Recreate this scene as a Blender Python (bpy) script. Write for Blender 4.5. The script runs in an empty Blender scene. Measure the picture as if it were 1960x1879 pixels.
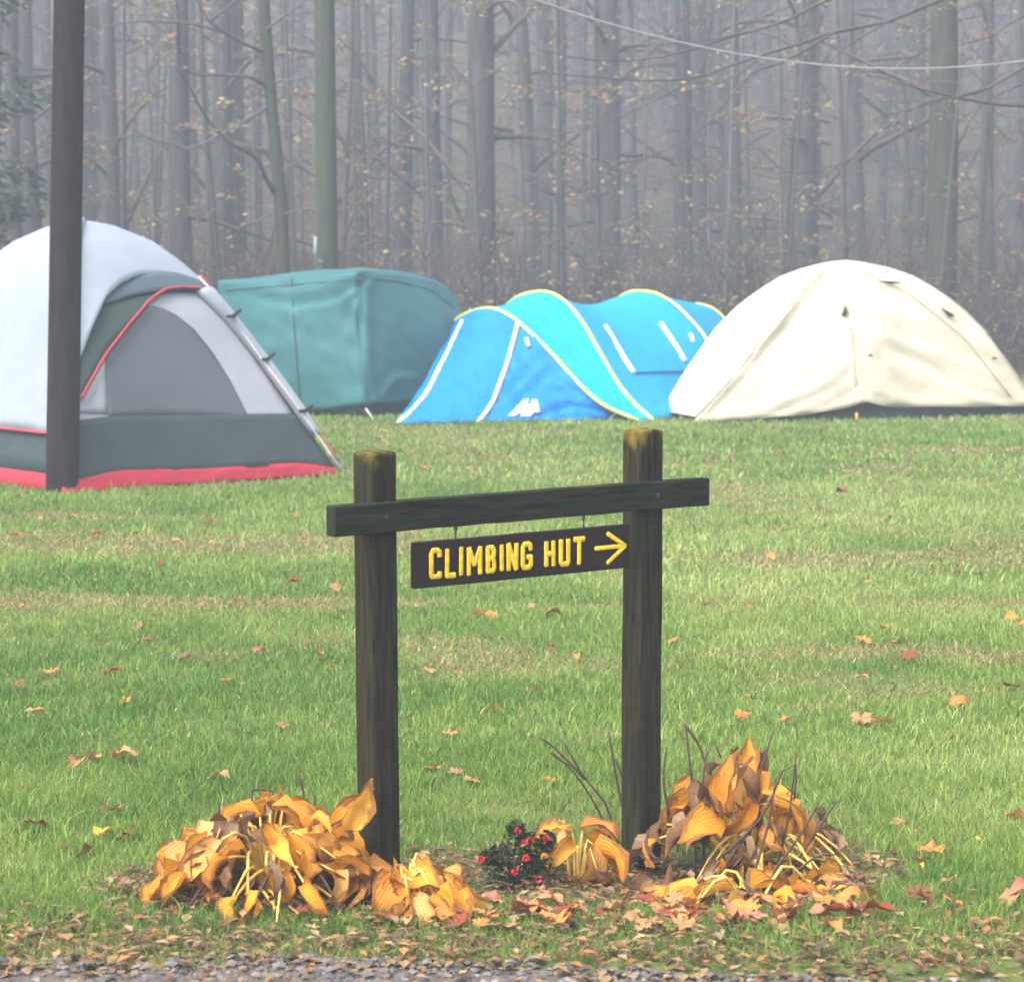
import bpy, math, random
import numpy as np
from mathutils import Vector, Matrix

random.seed(11)
rng = np.random.default_rng(7)
SC = bpy.context.scene
COL = SC.collection
R = math.radians

# ------------------------------------------------------------------ camera
CAM_H, FPX, CX, CY, HOR = 1.78, 4836.0, 980.0, 939.5, 475.0
PITCH = math.atan((CY - HOR) / FPX)
cam_d = bpy.data.cameras.new('camera')
cam = bpy.data.objects.new('camera', cam_d)
COL.objects.link(cam)
cam.location = (0, 0, CAM_H)
cam.rotation_euler = (math.pi / 2 - PITCH, 0, 0)
cam_d.sensor_fit = 'HORIZONTAL'
cam_d.sensor_width = 36.0
cam_d.lens = 36.0 * FPX / 1960.0
cam_d.clip_start = 0.1
cam_d.clip_end = 2000.0
cam_d.dof.use_dof = True
cam_d.dof.focus_distance = 9.0
cam_d.dof.aperture_fstop = 6.3
SC.camera = cam

# ------------------------------------------------------------------ light
SUN_EL, SUN_AZ = R(52), R(228)
world = bpy.data.worlds.new('World')
SC.world = world
world.use_nodes = True
wn = world.node_tree
bg = wn.nodes['Background']
sky = wn.nodes.new('ShaderNodeTexSky')
sky.sky_type = 'NISHITA'
sky.sun_disc = False
sky.sun_elevation = SUN_EL
sky.sun_rotation = SUN_AZ
sky.dust_density = 6.0
sky.air_density = 1.2
hsv = wn.nodes.new('ShaderNodeHueSaturation')      # overcast: a nearly white sky
hsv.inputs['Saturation'].default_value = 0.22
wn.links.new(sky.outputs[0], hsv.inputs['Color'])
wn.links.new(hsv.outputs[0], bg.inputs['Color'])
bg.inputs['Strength'].default_value = 0.15
sun_d = bpy.data.lights.new('sun', 'SUN')
sun = bpy.data.objects.new('sun', sun_d)
COL.objects.link(sun)
sun_d.energy = 0.7
sun_d.angle = R(70)
sun_d.color = (1.0, 0.96, 0.9)
sd = Vector((math.sin(SUN_AZ) * math.cos(SUN_EL), math.cos(SUN_AZ) * math.cos(SUN_EL), math.sin(SUN_EL)))
sun.rotation_euler = (-sd).to_track_quat('-Z', 'Y').to_euler()
SC.view_settings.view_transform = 'Standard'
SC.view_settings.look = 'None'
SC.view_settings.gamma = 1.0
SC.view_settings.use_curve_mapping = False
SC.view_settings.exposure = 2.45
SC.cycles.max_bounces = 8
SC.cycles.diffuse_bounces = 3
SC.cycles.transparent_max_bounces = 8
SC.cycles.volume_bounces = 2
SC.cycles.use_denoising = True

# ------------------------------------------------------------------ helpers
_cp, _sp = math.cos(PITCH), math.sin(PITCH)

def at(px, py, Y):
    """world point at depth Y (metres in front of the camera) seen at a place of the 1960-wide picture"""
    u = (px - CX) / FPX
    v = (CY - py) / FPX
    dy = _cp + v * _sp
    dz = -_sp + v * _cp
    k = Y / dy
    return Vector((u * k, Y, CAM_H + dz * k))

def proj(p):
    x, y, z = p[0], p[1], p[2] - CAM_H
    d = y * _cp - z * _sp
    up = y * _sp + z * _cp
    return CX + FPX * x / d, CY - FPX * up / d

def ground_d(py):
    v = (CY - py) / FPX
    return CAM_H * (_cp + v * _sp) / (_sp - v * _cp)

_NT = rng.random((64, 64, 2))

def vnoise(x, y, s=1.0, k=0):
    """smooth value noise 0..1 on numpy arrays"""
    x = np.asarray(x, float) / s + 17.3 * k
    y = np.asarray(y, float) / s + 5.1 * k
    xi, yi = np.floor(x).astype(int), np.floor(y).astype(int)
    fx, fy = x - xi, y - yi
    fx = fx * fx * (3 - 2 * fx)
    fy = fy * fy * (3 - 2 * fy)
    g = _NT[..., k % 2]
    a = g[xi % 64, yi % 64]; b = g[(xi + 1) % 64, yi % 64]
    c = g[xi % 64, (yi + 1) % 64]; d = g[(xi + 1) % 64, (yi + 1) % 64]
    return (a * (1 - fx) + b * fx) * (1 - fy) + (c * (1 - fx) + d * fx) * fy

def sstep(a, b, x):
    t = np.clip((np.asarray(x, float) - a) / (b - a), 0, 1)
    return t * t * (3 - 2 * t)

ROAD_EDGE = 6.14
def gz(x, y):
    x = np.asarray(x, float); y = np.asarray(y, float)
    z = 0.05 * (vnoise(x, y, 3.0) - 0.5) * sstep(7.5, 11, y)
    z = z - 0.11 * np.exp(-((x - 0.55) ** 2 / 0.35 + (y - 7.45) ** 2 / 0.45))
    z = z - 0.03 * sstep(ROAD_EDGE + 0.1, ROAD_EDGE - 0.15, y)
    z = z + 15.0 * sstep(44, 125, y) + 0.5 * (vnoise(x, y, 9.0, 1) - 0.5) * sstep(34, 50, y)
    return z
def g1(x, y):
    return float(gz(x, y))

def tag(o, label=None, cat=None, group=None, kind=None):
    if label: o['label'] = label
    if cat: o['category'] = cat
    if group: o['group'] = group
    if kind: o['kind'] = kind
    return o

def empty(name, loc=(0, 0, 0), rz=0.0):
    o = bpy.data.objects.new(name, None)
    o.empty_display_size = 0.1
    COL.objects.link(o)
    o.location = loc
    o.rotation_euler = (0, 0, rz)
    return o

def link(name, me, parent=None, loc=None, rot=None, scale=None):
    o = bpy.data.objects.new(name, me)
    COL.objects.link(o)
    if parent is not None: o.parent = parent
    if loc is not None: o.location = loc
    if rot is not None: o.rotation_euler = rot
    if scale is not None: o.scale = scale if hasattr(scale, '__len__') else (scale,) * 3
    return o

def mesh(name, verts, faces, mat=None, smooth=True, cols=None, uvs=None):
    me = bpy.data.meshes.new(name)
    verts = np.asarray([tuple(v) for v in verts] if not isinstance(verts, np.ndarray) else verts, np.float32)
    if isinstance(faces, np.ndarray):
        n, k = faces.shape
        me.vertices.add(len(verts)); me.vertices.foreach_set('co', verts.ravel())
        me.loops.add(n * k); me.loops.foreach_set('vertex_index', faces.astype(np.int32).ravel())
        me.polygons.add(n)
        me.polygons.foreach_set('loop_start', np.arange(0, n * k, k, dtype=np.int32))
        me.polygons.foreach_set('loop_total', np.full(n, k, np.int32))
        me.update(calc_edges=True)
    else:
        me.from_pydata([tuple(map(float, v)) for v in verts], [], [tuple(f) for f in faces])
    if smooth is not None:
        me.polygons.foreach_set('use_smooth', np.full(len(me.polygons), bool(smooth)))
    if cols is not None:
        ca = me.color_attributes.new('Col', 'FLOAT_COLOR', 'POINT')
        c = np.asarray(cols, np.float32)
        if c.shape[1] == 3: c = np.hstack([c, np.ones((len(c), 1), np.float32)])
        ca.data.foreach_set('color', c.ravel())
    if uvs is not None:                                  # per vertex
        ul = me.uv_layers.new(name='UVMap')
        li = np.empty(len(me.loops), np.int32); me.loops.foreach_get('vertex_index', li)
        ul.data.foreach_set('uv', np.asarray(uvs, np.float32)[li].ravel())
    if mat is not None: me.materials.append(mat)
    me.update()
    return me

class MB:
    """collects shapes for one mesh"""
    def __init__(s): s.v, s.f = [], []
    def add(s, v, f):
        b = len(s.v); s.v += [Vector(p) for p in v]; s.f += [tuple(i + b for i in q) for q in f]; return s
    def box(s, c, h, M=None):
        pts = [Vector((x * h[0], y * h[1], z * h[2])) for z in (-1, 1) for x, y in ((-1, -1), (1, -1), (1, 1), (-1, 1))]
        if M is not None: pts = [M @ p for p in pts]
        pts = [p + Vector(c) for p in pts]
        return s.add(pts, [(3, 2, 1, 0), (4, 5, 6, 7), (0, 1, 5, 4), (1, 2, 6, 5), (2, 3, 7, 6), (3, 0, 4, 7)])
    def tube(s, pts, rad, n=6, cap=True, flat=None):
        pts = [Vector(p) for p in pts]
        if not hasattr(rad, '__len__'): rad = [rad] * len(pts)
        vs, fs, ref = [], [], None
        for i, p in enumerate(pts):
            t = (pts[min(i + 1, len(pts) - 1)] - pts[max(i - 1, 0)])
            if t.length < 1e-9: t = Vector((0, 0, 1))
            t.normalize()
            if ref is None:
                ref = Vector((0, 0, 1)) if abs(t.z) < 0.9 else Vector((1, 0, 0))
                if flat is not None: ref = Vector(flat)
            a = t.cross(ref)
            if a.length < 1e-6: a = t.cross(Vector((0.3, 0.9, 0.1)))
            a.normalize(); b = a.cross(t).normalized()
            if flat is None: ref = b
            for k in range(n):
                w = 2 * math.pi * k / n
                q = p + a * (rad[i] * math.cos(w)) + b * (rad[i] * math.sin(w) * (0.28 if flat is not None else 1))
                vs.append(q)
        for i in range(len(pts) - 1):
            for k in range(n):
                k2 = (k + 1) % n
                fs.append((i * n + k, i * n + k2, (i + 1) * n + k2, (i + 1) * n + k))
        if cap:
            fs.append(tuple(range(n - 1, -1, -1)))
            fs.append(tuple(range((len(pts) - 1) * n, len(pts) * n)))
        return s.add(vs, fs)
    def grid(s, rows):
        n = len(rows[0])
        v = [p for r in rows for p in r]
        f = [(i * n + j, i * n + j + 1, (i + 1) * n + j + 1, (i + 1) * n + j) for i in range(len(rows) - 1) for j in range(n - 1)]
        return s.add(v, f)
    def build(s, name, mat, parent=None, smooth=True, org=None):
        v = s.v
        if org is not None: v = [p - Vector(org) for p in v]
        return link(name, mesh(name, v, s.f, mat, smooth), parent)

def bevel(o, w, seg=2):
    m = o.modifiers.new('bevel', 'BEVEL'); m.width = w; m.segments = seg; m.limit_method = 'ANGLE'; return o
def thick(o, t):
    m = o.modifiers.new('solid', 'SOLIDIFY'); m.thickness = t; m.offset = 0; return o

def resample(pl, n):
    pl = np.array([tuple(p) for p in pl], float)
    s = np.r_[0, np.cumsum(np.linalg.norm(np.diff(pl, axis=0), axis=1))]
    t = np.linspace(0, s[-1], n)
    return np.stack([np.interp(t, s, pl[:, k]) for k in range(pl.shape[1])], 1)

def catmull(pl, n):
    P = [Vector(p) for p in pl]; P = [P[0] * 2 - P[1]] + P + [P[-1] * 2 - P[-2]]
    out = []
    for i in range(1, len(P) - 2):
        for k in range(8):
            t = k / 8
            out.append(0.5 * ((2 * P[i]) + (P[i + 1] - P[i - 1]) * t + (2 * P[i - 1] - 5 * P[i] + 4 * P[i + 1] - P[i + 2]) * t * t
                              + (3 * P[i] - P[i - 1] - 3 * P[i + 1] + P[i + 2]) * t ** 3))
    out.append(P[-2])
    return resample(out, n)

# ------------------------------------------------------------------ materials
def srgb(r, g, b):
    return tuple(((c / 255) / 12.92 if c / 255 < 0.04045 else ((c / 255 + 0.055) / 1.055) ** 2.4) for c in (r, g, b))

class NT:
    def __init__(s, name):
        s.m = bpy.data.materials.new(name); s.m.use_nodes = True
        s.t = s.m.node_tree; s.p = s.t.nodes['Principled BSDF']; s.out = s.t.nodes['Material Output']
    def n(s, typ, **kw):
        nd = s.t.nodes.new('ShaderNode' + typ)
        for k, v in kw.items():
            if k in nd.inputs: 
                nd.inputs[k].default_value = v
            else: setattr(nd, k, v)
        return nd
    def l(s, a, b): s.t.links.new(a, b)
    def noise(s, scale, detail=4, rough=0.6, coord=None, stretch=None):
        nd = s.n('TexNoise'); nd.inputs['Scale'].default_value = scale; nd.inputs['Detail'].default_value = detail
        nd.inputs['Roughness'].default_value = rough
        if coord is None: coord = s.n('TexCoord').outputs['Object']
        if stretch:
            mp = s.n('Mapping'); mp.inputs['Scale'].default_value = stretch
            s.l(coord, mp.inputs['Vector']); coord = mp.outputs[0]
        s.l(coord, nd.inputs['Vector'])
        return nd.outputs['Fac']
    def ramp(s, fac, stops):
        nd = s.n('ValToRGB'); e = nd.color_ramp.elements
        while len(e) < len(stops): e.new(0.5)
        for el, (p, c) in zip(e, stops):
            el.position = p; el.color = (*c, 1) if len(c) == 3 else c
        s.l(fac, nd.inputs[0]); return nd.outputs[0]
    def mix(s, fac, a, b, mode='MIX'):
        nd = s.n('Mix', data_type='RGBA', blend_type=mode)
        for v, i in ((fac, 0), (a, 6), (b, 7)):
            if isinstance(v, (int, float)): nd.inputs[i].default_value = v
            elif isinstance(v, tuple): nd.inputs[i].default_value = (*v, 1)[:4]
            else: s.l(v, nd.inputs[i])
        return nd.outputs[2]
    def bump(s, h, strength=0.3, dist=0.01):
        nd = s.n('Bump'); nd.inputs['Strength'].default_value = strength; nd.inputs['Distance'].default_value = dist
        s.l(h, nd.inputs['Height']); s.l(nd.outputs[0], s.p.inputs['Normal']); return nd.outputs[0]
    def color(s, c):
        if isinstance(c, tuple): s.p.inputs['Base Color'].default_value = (*c, 1)[:4]
        else: s.l(c, s.p.inputs['Base Color'])
    def rough(s, v, spec=0.3):
        s.p.inputs['Roughness'].default_value = v; s.p.inputs['Specular IOR Level'].default_value = spec
    def translucent(s, c, f):
        tr = s.n('BsdfTranslucent'); mx = s.n('MixShader'); mx.inputs[0].default_value = f
        if isinstance(c, tuple): tr.inputs[0].default_value = (*c, 1)[:4]
        else: s.l(c, tr.inputs[0])
        s.l(s.p.outputs[0], mx.inputs[1]); s.l(tr.outputs[0], mx.inputs[2]); s.l(mx.outputs[0], s.out.inputs['Surface'])

def plain(name, c, rough=0.6, var=0.15, scale=6.0, bump=0.0, bscale=40.0, spec=0.3):
    t = NT(name)
    f = t.noise(scale, 5)
    lo = tuple(x * (1 - var) for x in c); hi = tuple(min(1, x * (1 + var)) for x in c)
    t.color(t.ramp(f, [(0.3, lo), (0.7, hi)])); t.rough(rough, spec)
    if bump: t.bump(t.noise(bscale, 4), bump)
    return t.m

def fabric(name, c, trans=0.25, rough=0.65, wr=0.35, wscale=3.0, tcol=None):
    t = NT(name)
    f = t.noise(2.2, 4)
    col = t.ramp(f, [(0.3, tuple(x * 0.9 for x in c)), (0.72, tuple(min(1, x * 1.05) for x in c))])
    t.color(col); t.rough(rough, 0.12)
    a = t.noise(wscale, 5, 0.62); b = t.noise(140, 2)
    ad = t.n('Math', operation='MULTIPLY_ADD'); ad.inputs[1].default_value = 0.04
    t.l(b, ad.inputs[0]); t.l(a, ad.inputs[2])
    t.bump(ad.outputs[0], wr, 0.06)
    if trans: t.translucent(tcol or col, trans)
    return t.m

def vcol(name, trans=0.0, rough=0.7, spec=0.2):
    t = NT(name)
    a = t.n('VertexColor'); a.layer_name = 'Col'
    t.color(a.outputs[0]); t.rough(rough, spec)
    if trans: t.translucent(a.outputs[0], trans)
    return t.m

M = {}
# lawn soil under the blades
t = NT('lawn_soil')
tc = t.n('TexCoord').outputs['Object']
f1 = t.noise(0.9, 5, 0.6, tc, (0.7, 1.3, 1)); f2 = t.noise(14, 6, 0.7, tc)
c1 = t.ramp(f1, [(0.35, (0.05, 0.10, 0.02)), (0.55, (0.09, 0.14, 0.03)), (0.7, (0.17, 0.14, 0.06))])
c2 = t.mix(0.45, c1, t.ramp(f2, [(0.3, (0.03, 0.045, 0.012)), (0.7, (0.12, 0.13, 0.05))]))
t.color(c2); t.rough(0.9, 0.1); t.bump(f2, 0.6, 0.03); M['lawn'] = t.m
# leaf-littered forest floor
t = NT('forest_floor')
tc = t.n('TexCoord').outputs['Object']
f2 = t.noise(5, 8, 0.75, tc); f1 = t.noise(0.25, 4, 0.6, tc)
c2 = t.ramp(f2, [(0.3, (0.035, 0.026, 0.018)), (0.5, (0.06, 0.045, 0.034)), (0.7, (0.11, 0.08, 0.055))])
t.color(t.mix(t.ramp(f1, [(0.45, (0, 0, 0)), (0.7, (0.5, 0.5, 0.5))]), c2, (0.07, 0.09, 0.03)))
t.rough(0.9, 0.1); t.bump(f2, 0.7, 0.08); M['floor'] = t.m
# gravel bed between the stones
t = NT('gravel_bed')
tc = t.n('TexCoord').outputs['Object']
f2 = t.noise(55, 6, 0.7, tc); f1 = t.noise(1.6, 4, 0.6, tc)
c2 = t.ramp(f2, [(0.3, (0.045, 0.042, 0.042)), (0.55, (0.10, 0.09, 0.085)), (0.75, (0.22, 0.2, 0.18))])
t.color(t.mix(t.ramp(f1, [(0.4, (0, 0, 0)), (0.7, (0.6, 0.6, 0.6))]), c2, (0.09, 0.066, 0.045)))
t.rough(0.85, 0.3); t.bump(f2, 0.8, 0.02); M['gravel'] = t.m
M['blade'] = vcol('grass_blade', 0.4, 0.7, 0.12)
M['stone'] = vcol('pebble', 0, 0.7, 0.15)
M['litter'] = vcol('dead_leaf_litter', 0.2, 0.7, 0.2)
M['wleaf'] = vcol('autumn_leaf', 0.35, 0.6, 0.2)

def bark(name, dark, light, moss=None, sc=14):
    t = NT(name)
    tc = t.n('TexCoord').outputs['Object']
    f = t.noise(sc, 7, 0.7, tc, (1, 1, 0.12)); b = t.noise(1.3, 4, 0.6, tc)
    c = t.ramp(f, [(0.32, dark), (0.68, light)])
    if moss:
        c = t.mix(t.ramp(b, [(0.42, (0, 0, 0)), (0.62, (0.75, 0.75, 0.75))]), c, moss)
    t.color(c); t.rough(0.9, 0.06); t.bump(f, 0.7, 0.03)
    return t.m
M['bark'] = bark('grey_bark', (0.036, 0.035, 0.039), (0.095, 0.09, 0.093), (0.075, 0.082, 0.078))
M['bark_moss'] = bark('mossy_bark', (0.025, 0.026, 0.023), (0.07, 0.07, 0.058), (0.055, 0.068, 0.042))
M['bark_pale'] = bark('pale_bark', (0.055, 0.052, 0.053), (0.15, 0.145, 0.145), (0.10, 0.105, 0.10))
M['pole'] = bark('creosoted_pole', (0.010, 0.007, 0.007), (0.028, 0.020, 0.021), None, 22)
M['twig'] = plain('twig', (0.075, 0.06, 0.055), 0.8, 0.3, 8)
M['stalk'] = plain('dead_stalk', (0.055, 0.035, 0.024), 0.8, 0.4, 20)
M['cable'] = plain('pale_cable', (0.30, 0.31, 0.32), 0.5, 0.1)

# weathered sign wood, lichen towards the tops
def weathered(name, base, light, lichen_z=None, stretch=(14, 14, 1.0)):
    t = NT(name)
    tc = t.n('TexCoord').outputs['Object']
    f = t.noise(5, 8, 0.7, tc, stretch); b = t.noise(3.0, 5, 0.6, tc); g = t.noise(60, 5, 0.65, tc)
    c = t.ramp(f, [(0.36, base), (0.66, light)])
    c = t.mix(t.ramp(b, [(0.45, (0, 0, 0)), (0.7, (0.45, 0.45, 0.45))]), c, (0.022, 0.030, 0.013))
    c = t.mix(t.ramp(b, [(0.25, (0.6, 0.6, 0.6)), (0.42, (0, 0, 0))]), c, (0.032, 0.020, 0.011))
    if lichen_z is not None:
        sp = t.n('SeparateXYZ'); t.l(tc, sp.inputs[0])
        mr = t.n('MapRange'); mr.inputs[1].default_value = lichen_z - 0.14; mr.inputs[2].default_value = lichen_z + 0.01
        t.l(sp.outputs[2], mr.inputs[0])
        h = t.n('Math', operation='MULTIPLY'); t.l(mr.outputs[0], h.inputs[0]); t.l(t.noise(16, 5, 0.6, tc, (1.5, 1.5, 0.5)), h.inputs[1])
        c = t.mix(t.ramp(h.outputs[0], [(0.34, (0, 0, 0)), (0.52, (0.8, 0.8, 0.8))]), c, (0.15, 0.115, 0.018))
    ck = t.noise(2.2, 3, 0.5, tc, tuple(3.0 * v for v in stretch[:1]) + tuple(3.0 * v for v in stretch[1:]))
    ckm = t.ramp(ck, [(0.30, (1, 1, 1)), (0.36, (0, 0, 0))])
    c = t.mix(ckm, c, (0.002, 0.002, 0.0015))
    t.color(c); t.rough(0.85, 0.08)
    ad = t.n('Math', operation='ADD'); t.l(f, ad.inputs[0]); t.l(g, ad.inputs[1])
    t.bump(ad.outputs[0], 0.55, 0.006)
    return t.m

# ================================================================== the setting
def sheet(name, xs, ys, mat, dz=0.0):
    X, Y = np.meshgrid(xs, ys)
    Z = gz(X, Y) + dz
    v = np.stack([X.ravel(), Y.ravel(), Z.ravel()], 1)
    n = len(xs)
    i, j = np.meshgrid(np.arange(len(ys) - 1), np.arange(n - 1), indexing='ij')
    a = (i * n + j).ravel()
    f = np.stack([a, a + 1, a + n + 1, a + n], 1)
    return tag(link(name, mesh(name, v, f, mat, True)), kind='structure')

xs = np.unique(np.round(np.r_[np.linspace(-300, -12, 25), np.arange(-12, 12.01, 0.2), np.linspace(12, 300, 25)], 3))
sheet('lawn', xs, np.unique(np.round(np.r_[np.linspace(-120, 5, 14), np.arange(5, 12, 0.12), np.arange(12, 37, 0.5)], 3)), M['lawn'])
sheet('forest_floor', np.unique(np.r_[np.linspace(-300, -40, 14), np.arange(-40, 40.1, 1.0), np.linspace(40, 300, 14)]),
      np.r_[np.arange(33.5, 130, 1.5), np.linspace(131, 420, 12)], M['floor'], 0.02)
# the gravel road: a strip whose far edge wanders along the lawn
def road_edge(x):
    return ROAD_EDGE - 0.03 + 0.10 * (vnoise(x, np.zeros_like(x), 0.45) - 0.5) + 0.06 * (vnoise(x, np.ones_like(x), 0.12, 1) - 0.5) - 0.06 * np.clip(x, -2, 2)
rx = np.r_[np.linspace(-200, -4, 12), np.arange(-3.9, 3.91, 0.06), np.linspace(4, 200, 12)]
re = road_edge(rx)
rows = []
for k, s in enumerate((0.0, 0.2, 0.6, 1.5, 4.0, 12.0)):
    y = re - s
    rows.append([Vector((a, b, float(gz(a, b)) + 0.012)) for a, b in zip(rx, y)])
rb = MB().grid(rows[::-1])
tag(rb.build('gravel_road', M['gravel']), kind='structure')

# ------------------------------------------------------------------ loose stones of the road (uncountable)
def pebbles(n):
    base = np.array([(1, 0, 0), (-1, 0, 0), (0, 1, 0), (0, -1, 0), (0, 0, 1), (0, 0, -1),
                     (.62, .62, .5), (-.62, .62, .5), (.62, -.62, .5), (-.62, -.62, .5)], float)
    fa = np.array([(4, 6, 7), (4, 8, 6), (4, 9, 8), (4, 7, 9), (0, 6, 8), (1, 9, 7), (2, 7, 6), (3, 8, 9),
                   (0, 2, 6), (2, 1, 7), (1, 3, 9), (3, 0, 8), (5, 2, 0), (5, 1, 2), (5, 3, 1), (5, 0, 3)])
    x = rng.uniform(-2.2, 2.2, n); e = road_edge(x)
    y = e + 0.05 - np.abs(rng.normal(0, 0.42, n))
    big = rng.random(n)
    s = 0.004 + 0.011 * big ** 3 + 0.006 * rng.random(n)
    V = base[None] * rng.uniform(0.7, 1.25, (n, 10, 1)) * s[:, None, None]
    V[..., 2] *= 0.6
    a = rng.uniform(0, 6.28, n); c, sn = np.cos(a)[:, None], np.sin(a)[:, None]
    vx = V[..., 0] * c - V[..., 1] * sn; vy = V[..., 0] * sn + V[..., 1] * c
    P = np.stack([vx + x[:, None], vy + y[:, None], V[..., 2] + (gz(x, y) + 0.012 + s * 0.25)[:, None]], -1)
    pal = np.array([(0.10, 0.093, 0.09), (0.17, 0.15, 0.135), (0.065, 0.06, 0.062), (0.15, 0.105, 0.07), (0.24, 0.22, 0.20), (0.10, 0.07, 0.05)])
    ci = rng.choice(6, n, p=[.3, .08, .32, .16, 0.0, .14])
    C = np.repeat(pal[ci] * rng.uniform(0.75, 1.2, (n, 1)), 10, 0)
    F = (fa[None] + (np.arange(n) * 10)[:, None, None]).reshape(-1, 3)
    return mesh('road_stones', P.reshape(-1, 3), F, M['stone'], False, C)
tag(link('road_stones', pebbles(9000)), 'small grey and tan stones loose on the gravel road', 'gravel', kind='stuff')

# ------------------------------------------------------------------ grass
BED = [(-0.55, 6.95, 0.62, 0.33), (0.12, 7.15, 0.5, 0.35), (0.62, 7.3, 0.55, 0.45)]      # planted bed under the sign
def bed_mask(x, y):
    m = np.zeros_like(x)
    for cx, cy, rx_, ry_ in BED:
        m = np.maximum(m, 1 - sstep(0.75, 1.15, np.sqrt(((x - cx) / rx_) ** 2 + ((y - cy) / ry_) ** 2)))
    return m
def straw_mask(x, y):
    a = vnoise(x + 3, y * 2.6, 2.3) * 0.65 + vnoise(x, y * 1.8, 0.6, 1) * 0.35
    band = 0.62 * np.exp(-((y - 15.3 - 0.25 * np.sin(x)) / 0.55) ** 2) * sstep(0.2, -1.2, x)
    band = band + 0.48 * np.exp(-((y - 12.4 + 0.15 * x) / 0.4) ** 2) * sstep(0.6, -0.6, x)
    band = band + 0.38 * np.exp(-((y - 14.6) / 0.7) ** 2) * sstep(0.6, 1.8, x)
    band = band + 0.26 * np.exp(-((y - 10.9) / 0.35) ** 2) * sstep(0.5, 1.5, x) + 0.12 * np.exp(-((y - 11.0) / 0.3) ** 2) * sstep(0.4, -0.3, x)
    edge = 0.75 * sstep(ROAD_EDGE + 0.55, ROAD_EDGE + 0.02, y + 0.25 * vnoise(x, y, 0.3) + 0.06 * x)
    return np.clip(sstep(0.56, 0.82, a + band) * 0.75 + edge + 0.6 * bed_mask(x, y), 0, 1)

def grass(y0, y1, dens, wid, hgt, margin):
    area_w = lambda y: 0.2026 * y + margin
    n = int(dens * (y1 - y0) * (area_w(y0) + area_w(y1)))
    y = rng.uniform(y0, y1, int(n * 1.2)); W = area_w(y1)
    x = rng.uniform(-W, W, len(y))
    k = np.abs(x) < area_w(y); x, y = x[k], y[k]
    clump = vnoise(x, y, 0.10) * 0.6 + vnoise(x, y, 0.35, 1) * 0.4
    p = 0.35 + 0.9 * clump - 0.55 * bed_mask(x, y)
    p = p * sstep(road_edge(x) - 0.10, road_edge(x) + 0.10, y)
    k = rng.random(len(x)) < p; x, y, clump = x[k], y[k], clump[k]
    n = len(x)
    st = straw_mask(x, y)
    isst = rng.random(n) < 0.10 + 0.80 * st
    h = hgt * rng.uniform(0.5, 1.15, n) * (0.7 + 0.6 * clump)
    tall = rng.random(n) < 0.012; h = np.where(tall, h * 2.0, h)
    h = np.where(isst, h * 0.6, h * (1 - 0.35 * st))
    w = wid * rng.uniform(0.7, 1.3, n)
    az = rng.uniform(0, 2 * np.pi, n); ld = rng.uniform(0, 2 * np.pi, n)
    lean = h * np.where(isst, rng.uniform(0.6, 2.0, n), rng.uniform(0.1, 0.95, n))
    dx, dy = np.cos(az) * w / 2, np.sin(az) * w / 2
    lx, ly = np.cos(ld) * lean, np.sin(ld) * lean
    z = gz(x, y) - 0.004
    z0 = np.zeros(n)
    V = np.stack([
        np.stack([x - dx, y - dy, z], 1), np.stack([x + dx, y + dy, z], 1),
        np.stack([x + dx * .75 + lx * .35, y + dy * .75 + ly * .35, z + h * .62], 1),
        np.stack([x - dx * .75 + lx * .35, y - dy * .75 + ly * .35, z + h * .62], 1),
        np.stack([x + lx, y + ly, z + h], 1)], 1)
    hue = np.clip(0.5 + 1.25 * (vnoise(x, y, 1.7, 1) * 0.45 + vnoise(x, y, 0.55) * 0.3 + vnoise(x, y, 0.2, 1) * 0.25 - 0.5) + 0.03 * x + rng.normal(0, 0.16, n), 0, 1)[:, None]
    ga, gb, gc = np.array([0.075, 0.165, 0.030]), np.array([0.185, 0.275, 0.055]), np.array([0.33, 0.385, 0.14])
    C = np.where(hue < .5, ga + (gb - ga) * hue * 2, gb + (gc - gb) * (hue * 2 - 1))
    q = rng.random((n, 1))
    S = np.array([0.20, 0.125, 0.06]) * (1 - q) + np.array([0.42, 0.33, 0.17]) * q
    C = np.where(isst[:, None], S, C) * rng.uniform(0.75, 1.2, (n, 1))
    b = np.arange(n) * 5
    F4 = np.stack([b, b + 1, b + 2, b + 3], 1)
    F3 = np.stack([b + 3, b + 2, b + 4], 1)
    return V.reshape(-1, 3), np.concatenate([np.stack([b, b + 1, b + 2], 1), np.stack([b, b + 2, b + 3], 1), F3]), np.repeat(C, 5, 0)

GV, GF, GC, off = [], [], [], 0
for a in ((6.2, 9.0, 9500, 0.0046, 0.044, 0.7), (9.0, 13.0, 4600, 0.0066, 0.044, 0.8),
          (13.0, 19.0, 2000, 0.0105, 0.048, 0.9), (19.0, 35.0, 620, 0.020, 0.055, 1.2)):
    v, f, c = grass(*a)
    GV.append(v); GF.append(f + off); GC.append(c); off += len(v)
gme = mesh('grass', np.concatenate(GV), np.concatenate(GF), M['blade'], True, np.concatenate(GC))
tag(link('grass', gme), 'short green lawn grass mixed with dry straw', 'grass', kind='stuff')


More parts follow.
